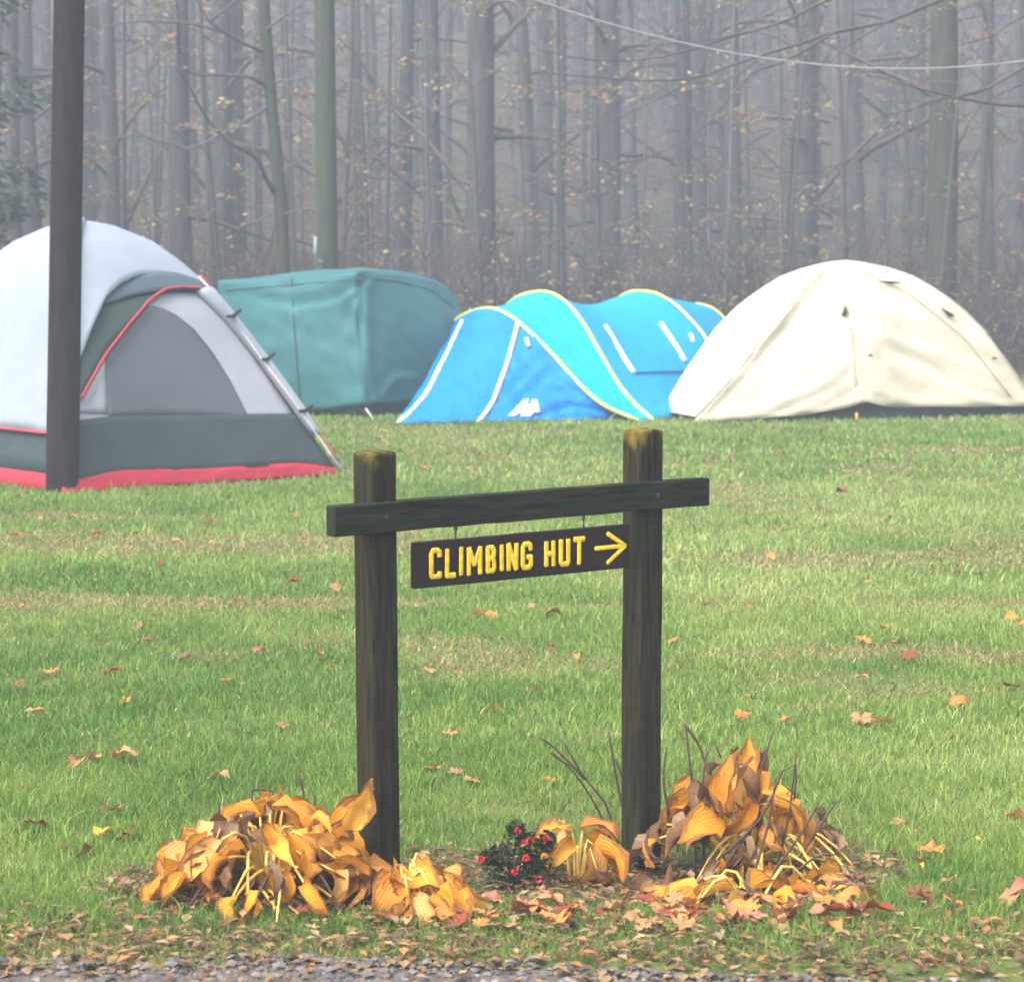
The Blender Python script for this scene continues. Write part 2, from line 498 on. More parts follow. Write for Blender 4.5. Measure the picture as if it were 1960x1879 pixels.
# ================================================================== the sign
SA = R(38)
SU = Vector((math.cos(SA), math.sin(SA), 0)); SN = Vector((math.sin(SA), -math.cos(SA), 0)); SZ = Vector((0, 0, 1))
S0 = Vector((-0.371, 6.95, 0))
SM = Matrix((SU, -SN, SZ)).transposed()             # local x along the beam, -y to the viewer
def sgn(s, n, z): return S0 + SU * s + SN * n + SZ * z
M['post'] = weathered('weathered_post', (0.003, 0.003, 0.002), (0.032, 0.027, 0.012), 1.235)
M['beam'] = weathered('weathered_beam', (0.002, 0.004, 0.003), (0.024, 0.028, 0.017), None, (0.9, 12, 12))
M['board'] = plain('brown_sign_board', (0.014, 0.009, 0.0075), 0.55, 0.35, 18, 0.25, 30, 0.15)
M['letter'] = plain('yellow_letter_paint', (0.66, 0.45, 0.022), 0.55, 0.3, 45, 0.3, 120)
M['iron'] = plain('rusty_iron', (0.03, 0.022, 0.018), 0.6, 0.4, 40)

frame = empty('sign_frame', tuple(S0))
frame.rotation_euler = (0, 0, SA)
tag(frame, 'dark weathered wooden sign frame of two posts joined by a crossbeam', 'sign frame')
def wood_box(name, mat, x0, x1, y0, y1, z0, z1, parent, bev=0.006, seg=10, axis='z', wob=0.0015):
    """a plank cut into slices along its length so that its faces waver a little"""
    rows = []
    rr = random.Random(hash((x0, z0)) & 255)
    for i in range(seg + 1):
        t = i / seg
        o1, o2 = rr.uniform(-wob, wob), rr.uniform(-wob, wob)
        if axis == 'z':
            z = z0 + (z1 - z0) * t
            rows.append([(x0 + o1, y0 + o2, z), (x1 + o1, y0 + o2, z), (x1 + o1, y1 + o2, z), (x0 + o1, y1 + o2, z)])
        else:
            x = x0 + (x1 - x0) * t
            rows.append([(x, y0 + o1, z0 + o2), (x, y0 + o1, z1 + o2), (x, y1 + o1, z1 + o2), (x, y1 + o1, z0 + o2)])
    v = [p for r_ in rows for p in r_]; f = []
    for i in range(seg):
        for k in range(4):
            k2 = (k + 1) % 4
            f.append((i * 4 + k, i * 4 + k2, i * 4 + 4 + k2, i * 4 + 4 + k))
    f.append((3, 2, 1, 0)); n = seg * 4; f.append((n, n + 1, n + 2, n + 3))
    o = link(name, mesh(name, v, f, mat, False), parent)
    return bevel(o, bev, 2)
pw = 0.0446
post1 = wood_box('post', M['post'], -pw, pw, -pw, pw, -0.35, 1.224, frame, 0.009)
post2 = wood_box('post', M['post'], 0.968 - pw, 0.968 + pw, -pw - 0.001, pw - 0.001, -0.45, 1.242, frame, 0.009)
tag(post1, 'shorter left post ringed by yellow hosta leaves'); tag(post2, 'taller right post with yellow lichen on its top')
post1.rotation_euler = (0, R(-0.55), 0)
wood_box('crossbeam', M['beam'], -0.188, 1.180, -pw - 0.022, -pw + 0.022, 1.004, 1.088, frame, 0.004, 16, 'x')
for s in (-0.02, 0.97):                                  # bolt heads holding the beam
    b = MB().tube([(s, -pw - 0.021, 1.046), (s, -pw - 0.027, 1.046)], 0.008, 6)
    b.build('bolt', M['iron'], frame, False)

board = empty('hanging_sign', tuple(sgn(0.0820, pw - 0.004, 0.838)), SA)
tag(board, 'brown wooden board lettered CLIMBING HUT with an arrow in yellow, hung under the crossbeam', 'sign')
bl, bh, bt = 0.785, 0.130, 0.020
wood_box('board', M['board'], 0, bl, -bt, bt * 0.1, 0, bh, board, 0.004, 8, 'x', 0.0006)
for px in (869, 1114):
    k = (px - CX) / FPX; s = (0.371 + k * 6.95) / (0.788 - 0.616 * k) - 0.1152
    h = MB()
    h.tube([(s, -0.009, bh - 0.01), (s, -0.009, bh + 0.020), (s + 0.006, -0.009, bh + 0.028), (s, -0.009, bh + 0.036), (s - 0.006, -0.009, bh + 0.03), (s, -0.009, bh + 0.022)], 0.0022, 6)
    h.tube([(s, -0.009, bh + 0.030), (s, -0.009, bh + 0.055)], 0.0022, 6)
    h.build('hook', M['iron'], board)
def sx(px):
    k = (px - CX) / FPX
    return (0.371 + k * 6.95) / (0.788 - 0.616 * k) - 0.1152
GL = {   # strokes in a unit box
    'C': [[(.95, .78), (.95, .93), (.8, 1), (.2, 1), (.05, .88), (.05, .1), (.12, 0), (.95, 0), (.98, .12)]],
    'L': [[(.08, 1), (.08, 0), (1, 0)]],
    'I': [[(.5, 1), (.5, 0)]],
    'M': [[(.03, 0), (.03, 1), (.5, .36), (.97, 1), (.97, 0)]],
    'B': [[(.08, 0), (.08, 1), (.75, 1), (.92, .86), (.9, .62), (.72, .53), (.12, .53)], [(.72, .53), (.97, .4), (.97, .12), (.8, 0), (.08, 0)]],
    'N': [[(.05, 0), (.05, 1), (.95, 0), (.95, 1)]],
    'G': [[(.95, .8), (.9, .95), (.75, 1), (.2, 1), (.05, .88), (.05, .12), (.2, 0), (.8, 0), (.95, .1), (.95, .45), (.6, .45)]],
    'H': [[(.06, 0), (.06, 1)], [(.94, 0), (.94, 1)], [(.06, .5), (.94, .5)]],
    'U': [[(.06, 1), (.06, .1), (.2, 0), (.8, 0), (.94, .1), (.94, 1)]],
    'T': [[(0, 1), (1, 1)], [(.5, 1), (.5, 0)]],
}
LP = [('C', 813, 839), ('L', 843, 866.4), ('I', 870, 880.5), ('M', 885, 916.4), ('B', 921, 942.6), ('I', 948, 958), ('N', 961.3, 985.5),
      ('G', 988.3, 1013), ('H', 1033, 1056.6), ('U', 1061, 1085), ('T', 1088, 1113.6)]
lz0, lz1, sw = 0.022, 0.110, 0.0078
rr = random.Random(5)
for i, (ch, a, b_) in enumerate(LP):
    x0, x1 = sx(a) + sw, sx(b_) - sw
    z0, z1 = lz0 + sw + rr.uniform(-.002, .002), lz1 - sw + rr.uniform(-.002, .002) - 0.006 * i / 11
    mb = MB()
    for j, st in enumerate(GL[ch]):
        pts = [Vector((x0 + (x1 - x0) * u + rr.uniform(-.0007, .0007), -bt - 0.0004 - 0.0003 * j, z0 + (z1 - z0) * v + rr.uniform(-.0007, .0007))) for u, v in st]
        for q0, q1 in zip(pts, pts[1:]):
            d = (q1 - q0).normalized() * sw * 0.55
            w = sw * rr.uniform(.92, 1.08)
            mb.tube([q0 - d, q0 - d * .55, q0, q1, q1 + d * .55, q1 + d], [w * .75, w * .97, w, w, w * .97, w * .75], 10, True, (0, -1, 0))
    mb.build('letter', M['letter'], board)
mb = MB()
ax0, ax1, az = sx(1132), sx(1189), 0.066
for q0, q1 in (((ax0, az), (ax1 - 0.004, az)), ((sx(1155), az + 0.041), (ax1, az)), ((sx(1155), az - 0.046), (ax1, az))):
    q0 = Vector((q0[0], -bt - 0.0005, q0[1])); q1 = Vector((q1[0], -bt - 0.0007, q1[1]))
    d = (q1 - q0).normalized() * 0.004
    mb.tube([q0 - d, q0, q1, q1 + d], [.003, .0068, .0066, .003], 10, True, (0, -1, 0))
mb.build('arrow', M['letter'], board)

# ================================================================== tents
PALE = (0.72, 0.75, 0.80)
M['fly'] = fabric('white_rainfly', (0.295, 0.33, 0.40), 0.30, 0.55, 0.25, 2.0)
M['wall_grey'] = fabric('pale_grey_tent_wall', (0.27, 0.285, 0.325), 0.12, 0.7, 0.2)
M['mesh_door'] = fabric('grey_mesh_door', (0.085, 0.09, 0.108), 0.1, 0.9, 0.15)
M['dark_wall'] = fabric('dark_slate_tent_wall', (0.032, 0.046, 0.048), 0.04, 0.75, 0.45, 2.5)
M['hood'] = fabric('slate_hood', (0.07, 0.10, 0.12), 0.12, 0.7, 0.2)
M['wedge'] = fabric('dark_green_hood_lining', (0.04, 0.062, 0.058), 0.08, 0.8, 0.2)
M['red'] = fabric('red_tent_floor', (0.33, 0.02, 0.038), 0.06, 0.6, 0.6, 5.0)
M['piping'] = plain('red_piping', (0.36, 0.03, 0.045), 0.6, 0.1)
M['black'] = plain('black_plastic', (0.012, 0.012, 0.014), 0.5, 0.1)
M['tpole'] = plain('tent_pole', (0.40, 0.36, 0.34), 0.4, 0.15)
M['strap'] = plain('grey_webbing', (0.10, 0.12, 0.13), 0.8, 0.2)

class Dome:
    """dome tent on four corners: curved ridges from each corner to the top, ruled faces between them"""
    def __init__(s, corners, H, profs, cen=None, hems=(0, 0, 0, 0)):
        s.c = [Vector((p[0], p[1], 0)) for p in corners]
        s.cen = Vector(cen) if cen else sum(s.c, Vector()) / 4
        s.H, s.pr, s.base = H, [np.array(p, float) for p in profs], [g1(p[0], p[1]) for p in corners]
        s.hem = hems
        s.par = []
        for p in s.pr:
            d = np.r_[0, np.cumsum(np.linalg.norm(np.diff(p, axis=0), axis=1))]; s.par.append(d / d[-1])
    def ridge(s, k, t):
        p = s.pr[k]; a = float(np.interp(t, s.par[k], p[:, 0])); h = float(np.interp(t, s.par[k], p[:, 1]))
        q = s.c[k].lerp(s.cen, a)
        return Vector((q.x, q.y, s.base[k] * (1 - t) + s.hem[k] * (1 - t) + (s.H - s.hem[k] * (1 - t)) * h))
    def pt(s, i, r, t):
        a, b = s.ridge(i, t), s.ridge((i + 1) % 4, t)
        return a.lerp(b, r)
    def nrm(s, i, r, t):
        e = 0.01; t0 = min(max(t, 0.0), 0.97)
        du = s.pt(i, r + e, t0) - s.pt(i, r - e, t0); dv = s.pt(i, r, t0 + e) - s.pt(i, r, max(t0 - e, 0))
        n = du.cross(dv); n.normalize()
        out = s.pt(i, 0.5, 0.1) - Vector((s.cen.x, s.cen.y, 0))
        return n if n.dot(out) > 0 else -n
    def off(s, i, r, t, d): return s.pt(i, r, t) + s.nrm(i, r, t) * d
    def find(s, i, px, py, r=0.5, t=0.4):
        for _ in range(25):
            u, v = proj(s.pt(i, r, t)); e = 1e-3
            u1, v1 = proj(s.pt(i, r + e, t)); u2, v2 = proj(s.pt(i, r, t + e))
            J = np.array([[(u1 - u) / e, (u2 - u) / e], [(v1 - v) / e, (v2 - v) / e]])
            d = np.linalg.solve(J + np.eye(2) * 1e-6, [px - u, py - v])
            d = np.clip(d, -0.2, 0.2); r += d[0]; t = min(max(t + d[1], 0.0), 0.985)
        return r, t
    def strip(s, i, low, top, n, m, d):
        """patch of the face between two outlines, lying d proud of it"""
        L = resample(low, n); T = resample(top, n); rows = []
        for k in range(m + 1):
            row, g = [], None
            for a, b in zip(L, T):
                p = a + (b - a) * k / m
                g = s.find(i, p[0], p[1], *(g or (0.5, 0.4)))
                row.append(s.off(i, g[0], g[1], d))
            rows.append(row)
        return MB().grid(rows)
    def line(s, i, pl, n, d):
        out, g = [], None
        for p in resample(pl, n):
            g = s.find(i, p[0], p[1], *(g or (0.5, 0.4))); out.append(s.off(i, g[0], g[1], d))
        return out

def folds(mb, lines, base=None, jit=0.0, js=0.25):
    """push the cloth in or out along creases (creases given as outlines on the cloth), plus faint slack"""
    if not lines and not jit: return mb
    n = len(mb.v)
    uv = np.array([proj(p) for p in mb.v])
    disp = np.zeros(n)
    for pl, w, amp in lines:
        pl = resample(pl, 40)
        dd = np.linalg.norm(uv[:, None] - pl[None], axis=2)
        j = dd.argmin(1); dm = dd.min(1)
        fade = np.sin(np.pi * np.clip((j + 3) / 45, 0, 1)) ** 0.7
        disp += amp * fade * (np.exp(-(dm / w) ** 2) - 0.45 * np.exp(-(dm / (2.4 * w)) ** 2))
    if jit:
        P = np.array([tuple(p) for p in mb.v])
        disp += jit * (vnoise(P[:, 0] * 1.3 + P[:, 2], P[:, 2] + P[:, 1], js) - 0.5 + 0.5 * (vnoise(P[:, 0] + P[:, 2], P[:, 2] * 1.2, js / 2.7, 1) - 0.5))
    dirn = base or Vector((0, -1, 0.35)).normalized()
    for k in range(n): mb.v[k] = mb.v[k] + dirn * float(disp[k])
    return mb

# ---------------------------------------------------------------- white family tent
PROF = [(0, 0), (.1, .155), (.2, .30), (.31, .45), (.45, .66), (.544, .77), (.63, .85), (.72, .915), (.88, .98), (1, 1)]
A, B = Vector((-3.27, 18.35, 0)), Vector((-1.37, 19.9, 0))
AD = Vector((-2.3, 2.75, 0))
dm = Dome([A, B, B + AD, A + AD], 1.97, [PROF] * 4)
wt = empty('dome_tent', (-3.46, 20.5, 0))
tag(wt, 'large white and slate dome tent with red floor and arched mesh door behind the pole', 'tent')
def wpart(mb, name, mat, parent=None, sol=0.006):
    o = mb.build(name, mat, parent or wt, True, wt.location)
    if sol: thick(o, sol)
    return o
def whole(d, i, t0, t1, n, m, off, r0=0, r1=1):
    return MB().grid([[d.off(i, r0 + (r1 - r0) * j / n, t0 + (t1 - t0) * k / m, off) for j in range(n + 1)] for k in range(m + 1)])
TH = 0.165
for i in (1, 2, 3):
    wpart(whole(dm, i, 0.0, 0.05, 14, 2, 0.012), 'floor_skirt', M['red'])
    wpart(whole(dm, i, 0.05, 0.24, 14, 4, 0.0), 'side_wall', M['dark_wall'])
for i in (1, 2):
    wpart(whole(dm, i, 0.14, 0.999, 16, 20, 0.035), 'rainfly', M['fly'])
fa = whole(dm, 3, TH, 0.999, 24, 26, 0.035)
folds(fa, [([(-40, 815), (40, 800), (88, 785)], 9, 0.05), ([(-30, 845), (30, 830), (88, 812)], 8, -0.05), ([(-20, 560), (40, 545), (90, 542)], 7, 0.01)], None, 0.03, 0.5)
wpart(fa, 'rainfly', M['fly'])
wpart(MB().tube([dm.off(3, k / 14, TH, 0.04) for k in range(15)], 0.012, 6), 'hem_piping', M['piping'], None, 0)
# rainfly over the door side: everything above the arched opening
edge = [(149, 690), (169, 634), (183, 603), (197, 578), (225, 553), (260, 536), (299, 531), (337, 534), (369, 544), (400, 558), (417, 568)]
g = None; rt = [(0.0, 0.165), (0.0, 0.30)]
for p in resample(edge, 28):
    g = dm.find(0, p[0], p[1], *(g or (0.1, 0.45))); rt.append(g)
rt[-1] = (1.0, rt[-1][1])
rows = []
for k in range(15):
    w = k / 14
    rows.append([dm.off(0, r_ * (1 - w) + (j / (len(rt) - 1)) * w, t_ + (0.999 - t_) * w, 0.035 + 0.05 * math.sin(math.pi * min(1, j / 20)) * (1 - w) ** 3) for j, (r_, t_) in enumerate(rt)])
wpart(MB().grid(rows), 'rainfly', M['fly'])
# hood brim and lining under it
wpart(dm.strip(0, [(193, 590), (246, 574), (299, 564), (335, 560), (372, 560), (412, 568)], [(197, 574), (225, 550), (260, 533), (299, 528), (337, 531), (369, 541), (414, 564)], 24, 4, 0.05), 'hood', M['hood'])
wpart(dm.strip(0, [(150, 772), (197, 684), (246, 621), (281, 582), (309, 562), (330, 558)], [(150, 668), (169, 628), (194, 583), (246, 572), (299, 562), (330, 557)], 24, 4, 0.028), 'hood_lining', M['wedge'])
# door side wall
wpart(dm.strip(0, [(118, 815), (207, 806), (351, 803), (566, 801)], [(118, 700), (200, 585), (300, 556), (416, 566)], 30, 16, 0.0), 'door_wall', M['wall_grey'])
wpart(dm.strip(0, [(207, 799), (300, 797), (390, 796), (472, 794)], [(199, 684), (252, 612), (279, 586), (302, 588), (334, 602), (369, 630), (404, 673), (439, 729), (470, 790)], 30, 12, 0.010), 'mesh_door', M['mesh_door'])
wpart(dm.strip(0, [(116, 806), (149, 790), (205, 793)], [(140, 790), (150, 765), (199, 690)], 10, 6, 0.011), 'corner_panel', M['wall_grey'])
lb = dm.strip(0, [(118, 930), (151, 922), (228, 905), (387, 901), (527, 892), (580, 891), (642, 900)], [(116, 809), (149, 806), (207, 799), (351, 796), (470, 795), (566, 793)], 30, 8, 0.016)
folds(lb, [([(160, 905), (165, 860), (178, 812)], 9, 0.03), ([(345, 820), (360, 860), (380, 895)], 12, 0.025), ([(480, 880), (520, 850), (560, 800)], 12, 0.02)], None, 0.02, 0.3)
wpart(lb, 'lower_wall', M['dark_wall'])
rs = dm.strip(0, [(116, 952), (155, 944), (300, 934), (450, 924), (560, 918), (652, 912)], [(117, 928), (151, 919), (228, 902), (387, 899), (527, 890), (580, 889), (641, 897)], 40, 4, 0.02)
folds(rs, [([(200, 930), (260, 915), (320, 920)], 5, 0.02), ([(380, 918), (430, 905), (500, 912)], 5, 0.02), ([(560, 905), (600, 900), (640, 905)], 4, 0.02)], None, 0.03, 0.15)
wpart(rs, 'floor_skirt', M['red'])
pl = dm.line(0, [(149, 770), (197, 684), (246, 621), (281, 582), (309, 562), (334, 557), (369, 558), (415, 568)], 26, 0.055)
wpart(MB().tube(pl, 0.011, 6), 'door_piping', M['piping'], None, 0)
wpart(MB().tube([dm.ridge(0, TH + (0.99 - TH) * k / 24) + Vector((0.0, -0.045, 0.03)) for k in range(25)], 0.045, 8), 'ridge_sleeve', M['fly'], None, 0)
# pole sleeve down the near right ridge, its clips, strap and peg
slo = resample([(372, 561), (425, 612), (492, 694), (562, 792), (596, 838)], 24); shi = resample([(414, 564), (446, 603), (508, 690), (580, 788), (606, 840)], 24)
rows = []
for k in range(7):
    w = k / 6; row, g = [], None
    for p0, p1_ in zip(slo, shi):
        p = p0 + (p1_ - p0) * w; g = dm.find(0, p[0], p[1], *(g or (0.9, 0.6)))
        row.append(dm.off(0, g[0], g[1], 0.02 + 0.075 * math.sin(math.pi * w)))
    rows.append(row)
slv = MB().grid(rows)
wpart(slv, 'pole_sleeve', M['fly'])
rid = [dm.ridge(1, 0.03 + 0.62 * k / 20) + Vector((0.03, -0.05, 0.03)) for k in range(21)]
wpart(MB().tube(rid, 0.011, 6), 'tent_pole', M['tpole'], None, 0)
rid2 = [p + Vector((0.015, 0.01, 0.015)) for p in rid]
wpart(MB().tube(rid2, 0.006, 5), 'pole_piping', M['piping'], None, 0)
for cl in (((424, 617), (436, 616), (450, 604)), ((492, 700), (502, 699), (514, 688)), ((562, 798), (573, 797), (586, 787))):
    wpart(MB().tube(dm.line(0, list(cl), 6, 0.095), 0.014, 6), 'clip', M['black'], None, 0)
s0 = dm.ridge(1, 0.06) + Vector((0.03, -0.05, 0.02)); s1 = at(668, 911, ground_d(911)); s1.z = g1(s1.x, s1.y)
wpart(MB().tube([s0, s0.lerp(s1, .5), s1], 0.010, 5), 'guy_strap', M['strap'], None, 0)
wpart(MB().tube([s1 + Vector((0, 0, -0.05)), s1 + Vector((0.01, -0.02, 0.05))], 0.008, 5), 'tent_peg', M['strap'], None, 0)

# ---------------------------------------------------------------- beige dome
M['beige'] = fabric('cream_rainfly', (0.74, 0.68, 0.55), 0.42, 0.6, 0.3, 2.2)
M['beige_in'] = fabric('dark_inner_tent', (0.03, 0.035, 0.045), 0.0, 0.8, 0.4)
M['yellow'] = plain('yellow_buckle', (0.55, 0.35, 0.05), 0.5, 0.1)
PB = [(0, 0), (.14, .29), (.3, .563), (.4, .69), (.517, .8), (.65, .90), (.787, .957), (.9, .988), (1, 1)]
PA = [(0, 0), (.15, .15), (.287, .29), (.48, .54), (.676, .76), (.85, .93), (1, 1)]
A2, B2, C2, D2 = Vector((1.84, 25.85, 0)), Vector((5.63, 26.9, 0)), Vector((5.35, 29.0, 0)), Vector((1.56, 26.75, 0))
cen2 = Vector((3.56, 27.15, 0))
db = Dome([A2, B2, C2, D2], 1.63, [PA, PB, PB, PB], cen2)
bt_ = empty('dome_tent', tuple(cen2))
tag(bt_, 'cream beige dome tent on the right with small dark vents', 'tent')
def bpart(mb, name, mat, sol=0.006):
    o = mb.build(name, mat, bt_, True, bt_.location)
    if sol: thick(o, sol)
    return o
def hem(r, i=0):
    if i != 0: return 0.05
    return float(np.interp(r, [0, .12, .3, .42, .475, .53, .7, 1], [0.004, .012, .03, .06, .085, .07, .055, .05]))
rows = []
for k in range(37):
    w = k / 36; row = []
    for j in range(61):
        r_ = j / 60
        t_ = hem(r_) + (0.999 - hem(r_)) * w
        bul = 0.20 * math.exp(-((r_ - 0.46) / 0.20) ** 2) * (math.sin(math.pi * min(1, t_ * 1.15)) ** 1.2)   # the guyed-out centre seam
        foot = 0.10 * math.exp(-((r_ - 0.47) / 0.035) ** 2) * math.exp(-t_ / 0.10)
        row.append(db.off(0, r_, t_, 0.02 + bul * 0.55 + foot))
    rows.append(row)
ff = MB().grid(rows)
FL = [([(1330, 800), (1410, 722), (1470, 648), (1525, 575)], 7, 0.06),
      ([(1330, 806), (1450, 790), (1560, 740), (1630, 690)], 9, 0.035), ([(1345, 806), (1480, 790), (1580, 755), (1640, 712)], 8, -0.03),
      ([(1500, 808), (1580, 775), (1636, 744)], 6, -0.05), ([(1642, 744), (1690, 770), (1760, 785)], 6, -0.05),
      ([(1640, 800), (1641, 744), (1638, 690), (1625, 620)], 5, 0.05),
      ([(1690, 660), (1760, 690), (1850, 740), (1960, 785)], 7, -0.06), ([(1700, 640), (1790, 680), (1870, 705), (1930, 740)], 9, 0.035),
      ([(1690, 690), (1780, 735), (1870, 765), (1960, 783)], 7, 0.04), ([(1720, 632), (1800, 665), (1880, 685)], 6, -0.03),
      ([(1660, 690), (1720, 760), (1800, 790)], 9, 0.03), ([(1420, 700), (1500, 640), (1560, 580)], 14, -0.03)]
folds(ff, [(a, b, c * 1.1) for a, b, c in FL], None, 0.045, 0.30)
bpart(ff, 'rainfly', M['beige'])
for i in (1, 2):
    bpart(whole(db, i, 0.05, 0.999, 16, 18, 0.02), 'rainfly', M['beige'])
sf = whole(db, 3, 0.03, 0.999, 14, 24, 0.02)
folds(sf, [([(1290, 770), (1320, 720), (1380, 640)], 9, 0.03)], None, 0.03, 0.3)
bpart(sf, 'rainfly', M['beige'])
for i in range(4):
    bpart(whole(db, i, 0.0, 0.5, 16, 8, -0.07), 'inner_tent', M['beige_in'])
for poly in ([(1676, 546), (1700, 543), (1728, 546), (1700, 549)], [(1603, 614), (1611, 592), (1615, 606), (1611, 616)], [(1796, 592), (1818, 603), (1824, 609), (1812, 609)],
             [(1650, 688), (1656, 686), (1662, 689), (1656, 690)], [(1893, 688), (1899, 686), (1905, 688), (1899, 690)]):
    g = None; vs = []
    for p in poly:
        g = db.find(0, p[0], p[1], *(g or (0.5, 0.5))); rr_, tt_ = g
        bul = 0.20 * math.exp(-((rr_ - 0.46) / 0.20) ** 2) * (math.sin(math.pi * min(1, tt_ * 1.15)) ** 1.2)
        vs.append(db.off(0, rr_, tt_, 0.06 + bul * 0.55))
    c_ = sum(vs, Vector()) / 4 + db.nrm(0, *g) * 0.03
    bpart(MB().add(vs + [c_], [(0, 1, 4), (1, 2, 4), (2, 3, 4), (3, 0, 4)]), 'vent', M['beige_in'], 0.004)
pk = at(1640, 790, 26.15)
bpart(MB().tube([pk, Vector((pk.x, pk.y, -0.01))], 0.016, 6), 'buckle_strap', M['yellow'], 0)

# ---------------------------------------------------------------- teal tent under a tarpaulin
M['teal'] = fabric('teal_tarpaulin', (0.034, 0.125, 0.135), 0.1, 0.45, 0.35, 2.0)
M['teal_dark'] = fabric('dark_tent_base', (0.035, 0.05, 0.055), 0.0, 0.8, 0.3)
tt = empty('cabin_tent', (-1.7, 28.0, 0))
tag(tt, 'teal boxy tent draped with a tarpaulin between the white and blue tents', 'tent')
# outline corners: left, near, right, back, at base / eaves
Lb, Nb, Rb, Bb = Vector((-3.30, 28.0, 0)), Vector((-1.55, 26.3, 0)), Vector((-0.10, 28.0, 0)), Vector((-1.9, 29.8, 0))
Lt, Nt, Rt, Bt = Vector((-3.24, 28.0, 1.42)), Vector((-1.64, 26.6, 1.53)), Vector((-0.55, 28.0, 1.08)), Vector((-1.9, 29.5, 1.30))
def wall(b0, b1, t0, t1, n, m, lift, bulge, eave=None):
    rows = []
    for k in range(m + 1):
        w = k / m; row = []
        for j in range(n + 1):
            r_ = j / n
            lo = b0.lerp(b1, r_) + Vector((0, 0, lift(r_))); hi = t0.lerp(t1, r_)
            if eave: hi.z += eave(r_)
            p = lo.lerp(hi, w); p.z = lo.z + (hi.z - lo.z) * w
            out = (b1 - b0).cross(Vector((0, 0, 1))).normalized()
            p += out * bulge * math.sin(math.pi * w) * math.sin(math.pi * r_)
            row.append(p)
        rows.append(row)
    return MB().grid(rows)
TF = [([(705, 530), (640, 570), (560, 582), (500, 570)], 7, -0.06), ([(700, 522), (620, 545), (540, 560), (460, 545)], 8, 0.04),
      ([(700, 530), (672, 580), (655, 640)], 7, -0.05), ([(552, 580), (560, 660), (566, 740)], 9, 0.04),
      ([(703, 540), (702, 640), (712, 720), (718, 770)], 6, 0.06), ([(690, 560), (684, 650), (688, 740)], 8, -0.05),
      ([(760, 630), (800, 680), (850, 730)], 6, -0.06), ([(720, 770), (760, 725), (800, 722), (835, 740)], 8, 0.05), ([(800, 545), (840, 600), (870, 680)], 12, 0.04)]
w1 = wall(Lb, Nb, Lt, Nt, 40, 30, lambda r_: 0.02 + 0.14 * r_ ** 3, 0.10)
bp = lambda mb, name, mat, sol=0.006: thick(mb.build(name, mat, tt, True, tt.location), sol)
TF = [(a, b, c * 1.5) for a, b, c in TF]
bp(folds(w1, TF, None, 0.04, 0.3), 'side_wall', M['teal'])
EV_ = lambda r_: float(np.interp(r_, [0, .3, .55, .72, .85, .94, 1], [1.53, 1.525, 1.50, 1.45, 1.36, 1.23, 1.08])) - (1.53 + (1.08 - 1.53) * r_)
w2 = wall(Nb, Rb, Nt, Rt, 40, 30, lambda r_: 0.16 - 0.06 * r_, 0.14, EV_)
bp(folds(w2, TF, None, 0.04, 0.3), 'end_wall', M['teal'])
M['teal_seam'] = plain('teal_seam', (0.02, 0.07, 0.075), 0.7, 0.1)
SEAM = []
bp(wall(Rb, Bb, Rt, Bt, 14, 10, lambda r_: 0.03, 0.1), 'side_wall', M['teal'])
bp(wall(Bb, Lb, Bt, Lt, 14, 10, lambda r_: 0.03, 0.1), 'end_wall', M['teal'])
rows = []
for k in range(19):
    row = []
    for j in range(25):
        u, v = j / 24, k / 18
        p = Lt.lerp(Nt, u).lerp(Bt.lerp(Rt, u), v)
        p.z += EV_(v) * u ** 1.5
        p.z += 0.13 * (math.sin(math.pi * u) ** 0.8 if 0 < u < 1 else 0) * (math.sin(math.pi * v) ** 0.8 if 0 < v < 1 else 0) 
        row.append(p)
    rows.append(row)
bp(folds(MB().grid(rows), TF, None, 0.04, 0.3), 'roof', M['teal'])
inn = [p.lerp(Vector((-1.7, 28, 0)), 0.06) for p in (Lb, Nb, Rb, Bb)]
for a, b_ in zip(inn, inn[1:] + inn[:1]):
    bp(MB().grid([[a.lerp(b_, j / 8) + Vector((0, 0, z)) for j in range(9)] for z in (-0.02, 0.15, 0.3)]), 'floor_skirt', M['teal_dark'])
pk = at(700, 782, 26.2)
mb = MB().tube([pk, Vector((pk.x + 0.10, pk.y - 0.12, 0.0))], 0.012, 5); mb.build('guy_line', M['tpole'], tt, True, tt.location)

# ---------------------------------------------------------------- blue pop-up tent
M['blue'] = fabric('royal_blue_nylon', (0.003, 0.20, 0.60), 0.22, 0.45, 0.85, 6.0)
M['cyan'] = fabric('skylit_turquoise_nylon', (0.004, 0.34, 0.58), 0.3, 0.45, 0.6, 5.0, (0.02, 0.6, 0.8))  # turquoise panels; skylight coming through the roof is partly put into this colour
M['trim'] = plain('yellow_green_tent_trim', (0.42, 0.46, 0.10), 0.6, 0.1)
M['trim_pale'] = plain('cream_tent_tape', (0.50, 0.48, 0.34), 0.6, 0.08)
M['deep_blue'] = fabric('dark_blue_flap_edge', (0.006, 0.09, 0.42), 0.1, 0.5, 0.3)
M['logo'] = plain('white_print', (0.75, 0.80, 0.85), 0.6, 0.05)
bu = empty('popup_tent', (0.6, 27.3, 0))
tag(bu, 'bright blue and turquoise pop-up tunnel tent with yellow hoops', 'tent')
def upart(mb, name, mat, sol=0.006, parent=None):
    o = mb.build(name, mat, parent or bu, True, bu.location)
    if sol: thick(o, sol)
    return o
def hoop(pts, n=49):
    return [Vector(p) for p in catmull([at(*p) for p in pts], n)]
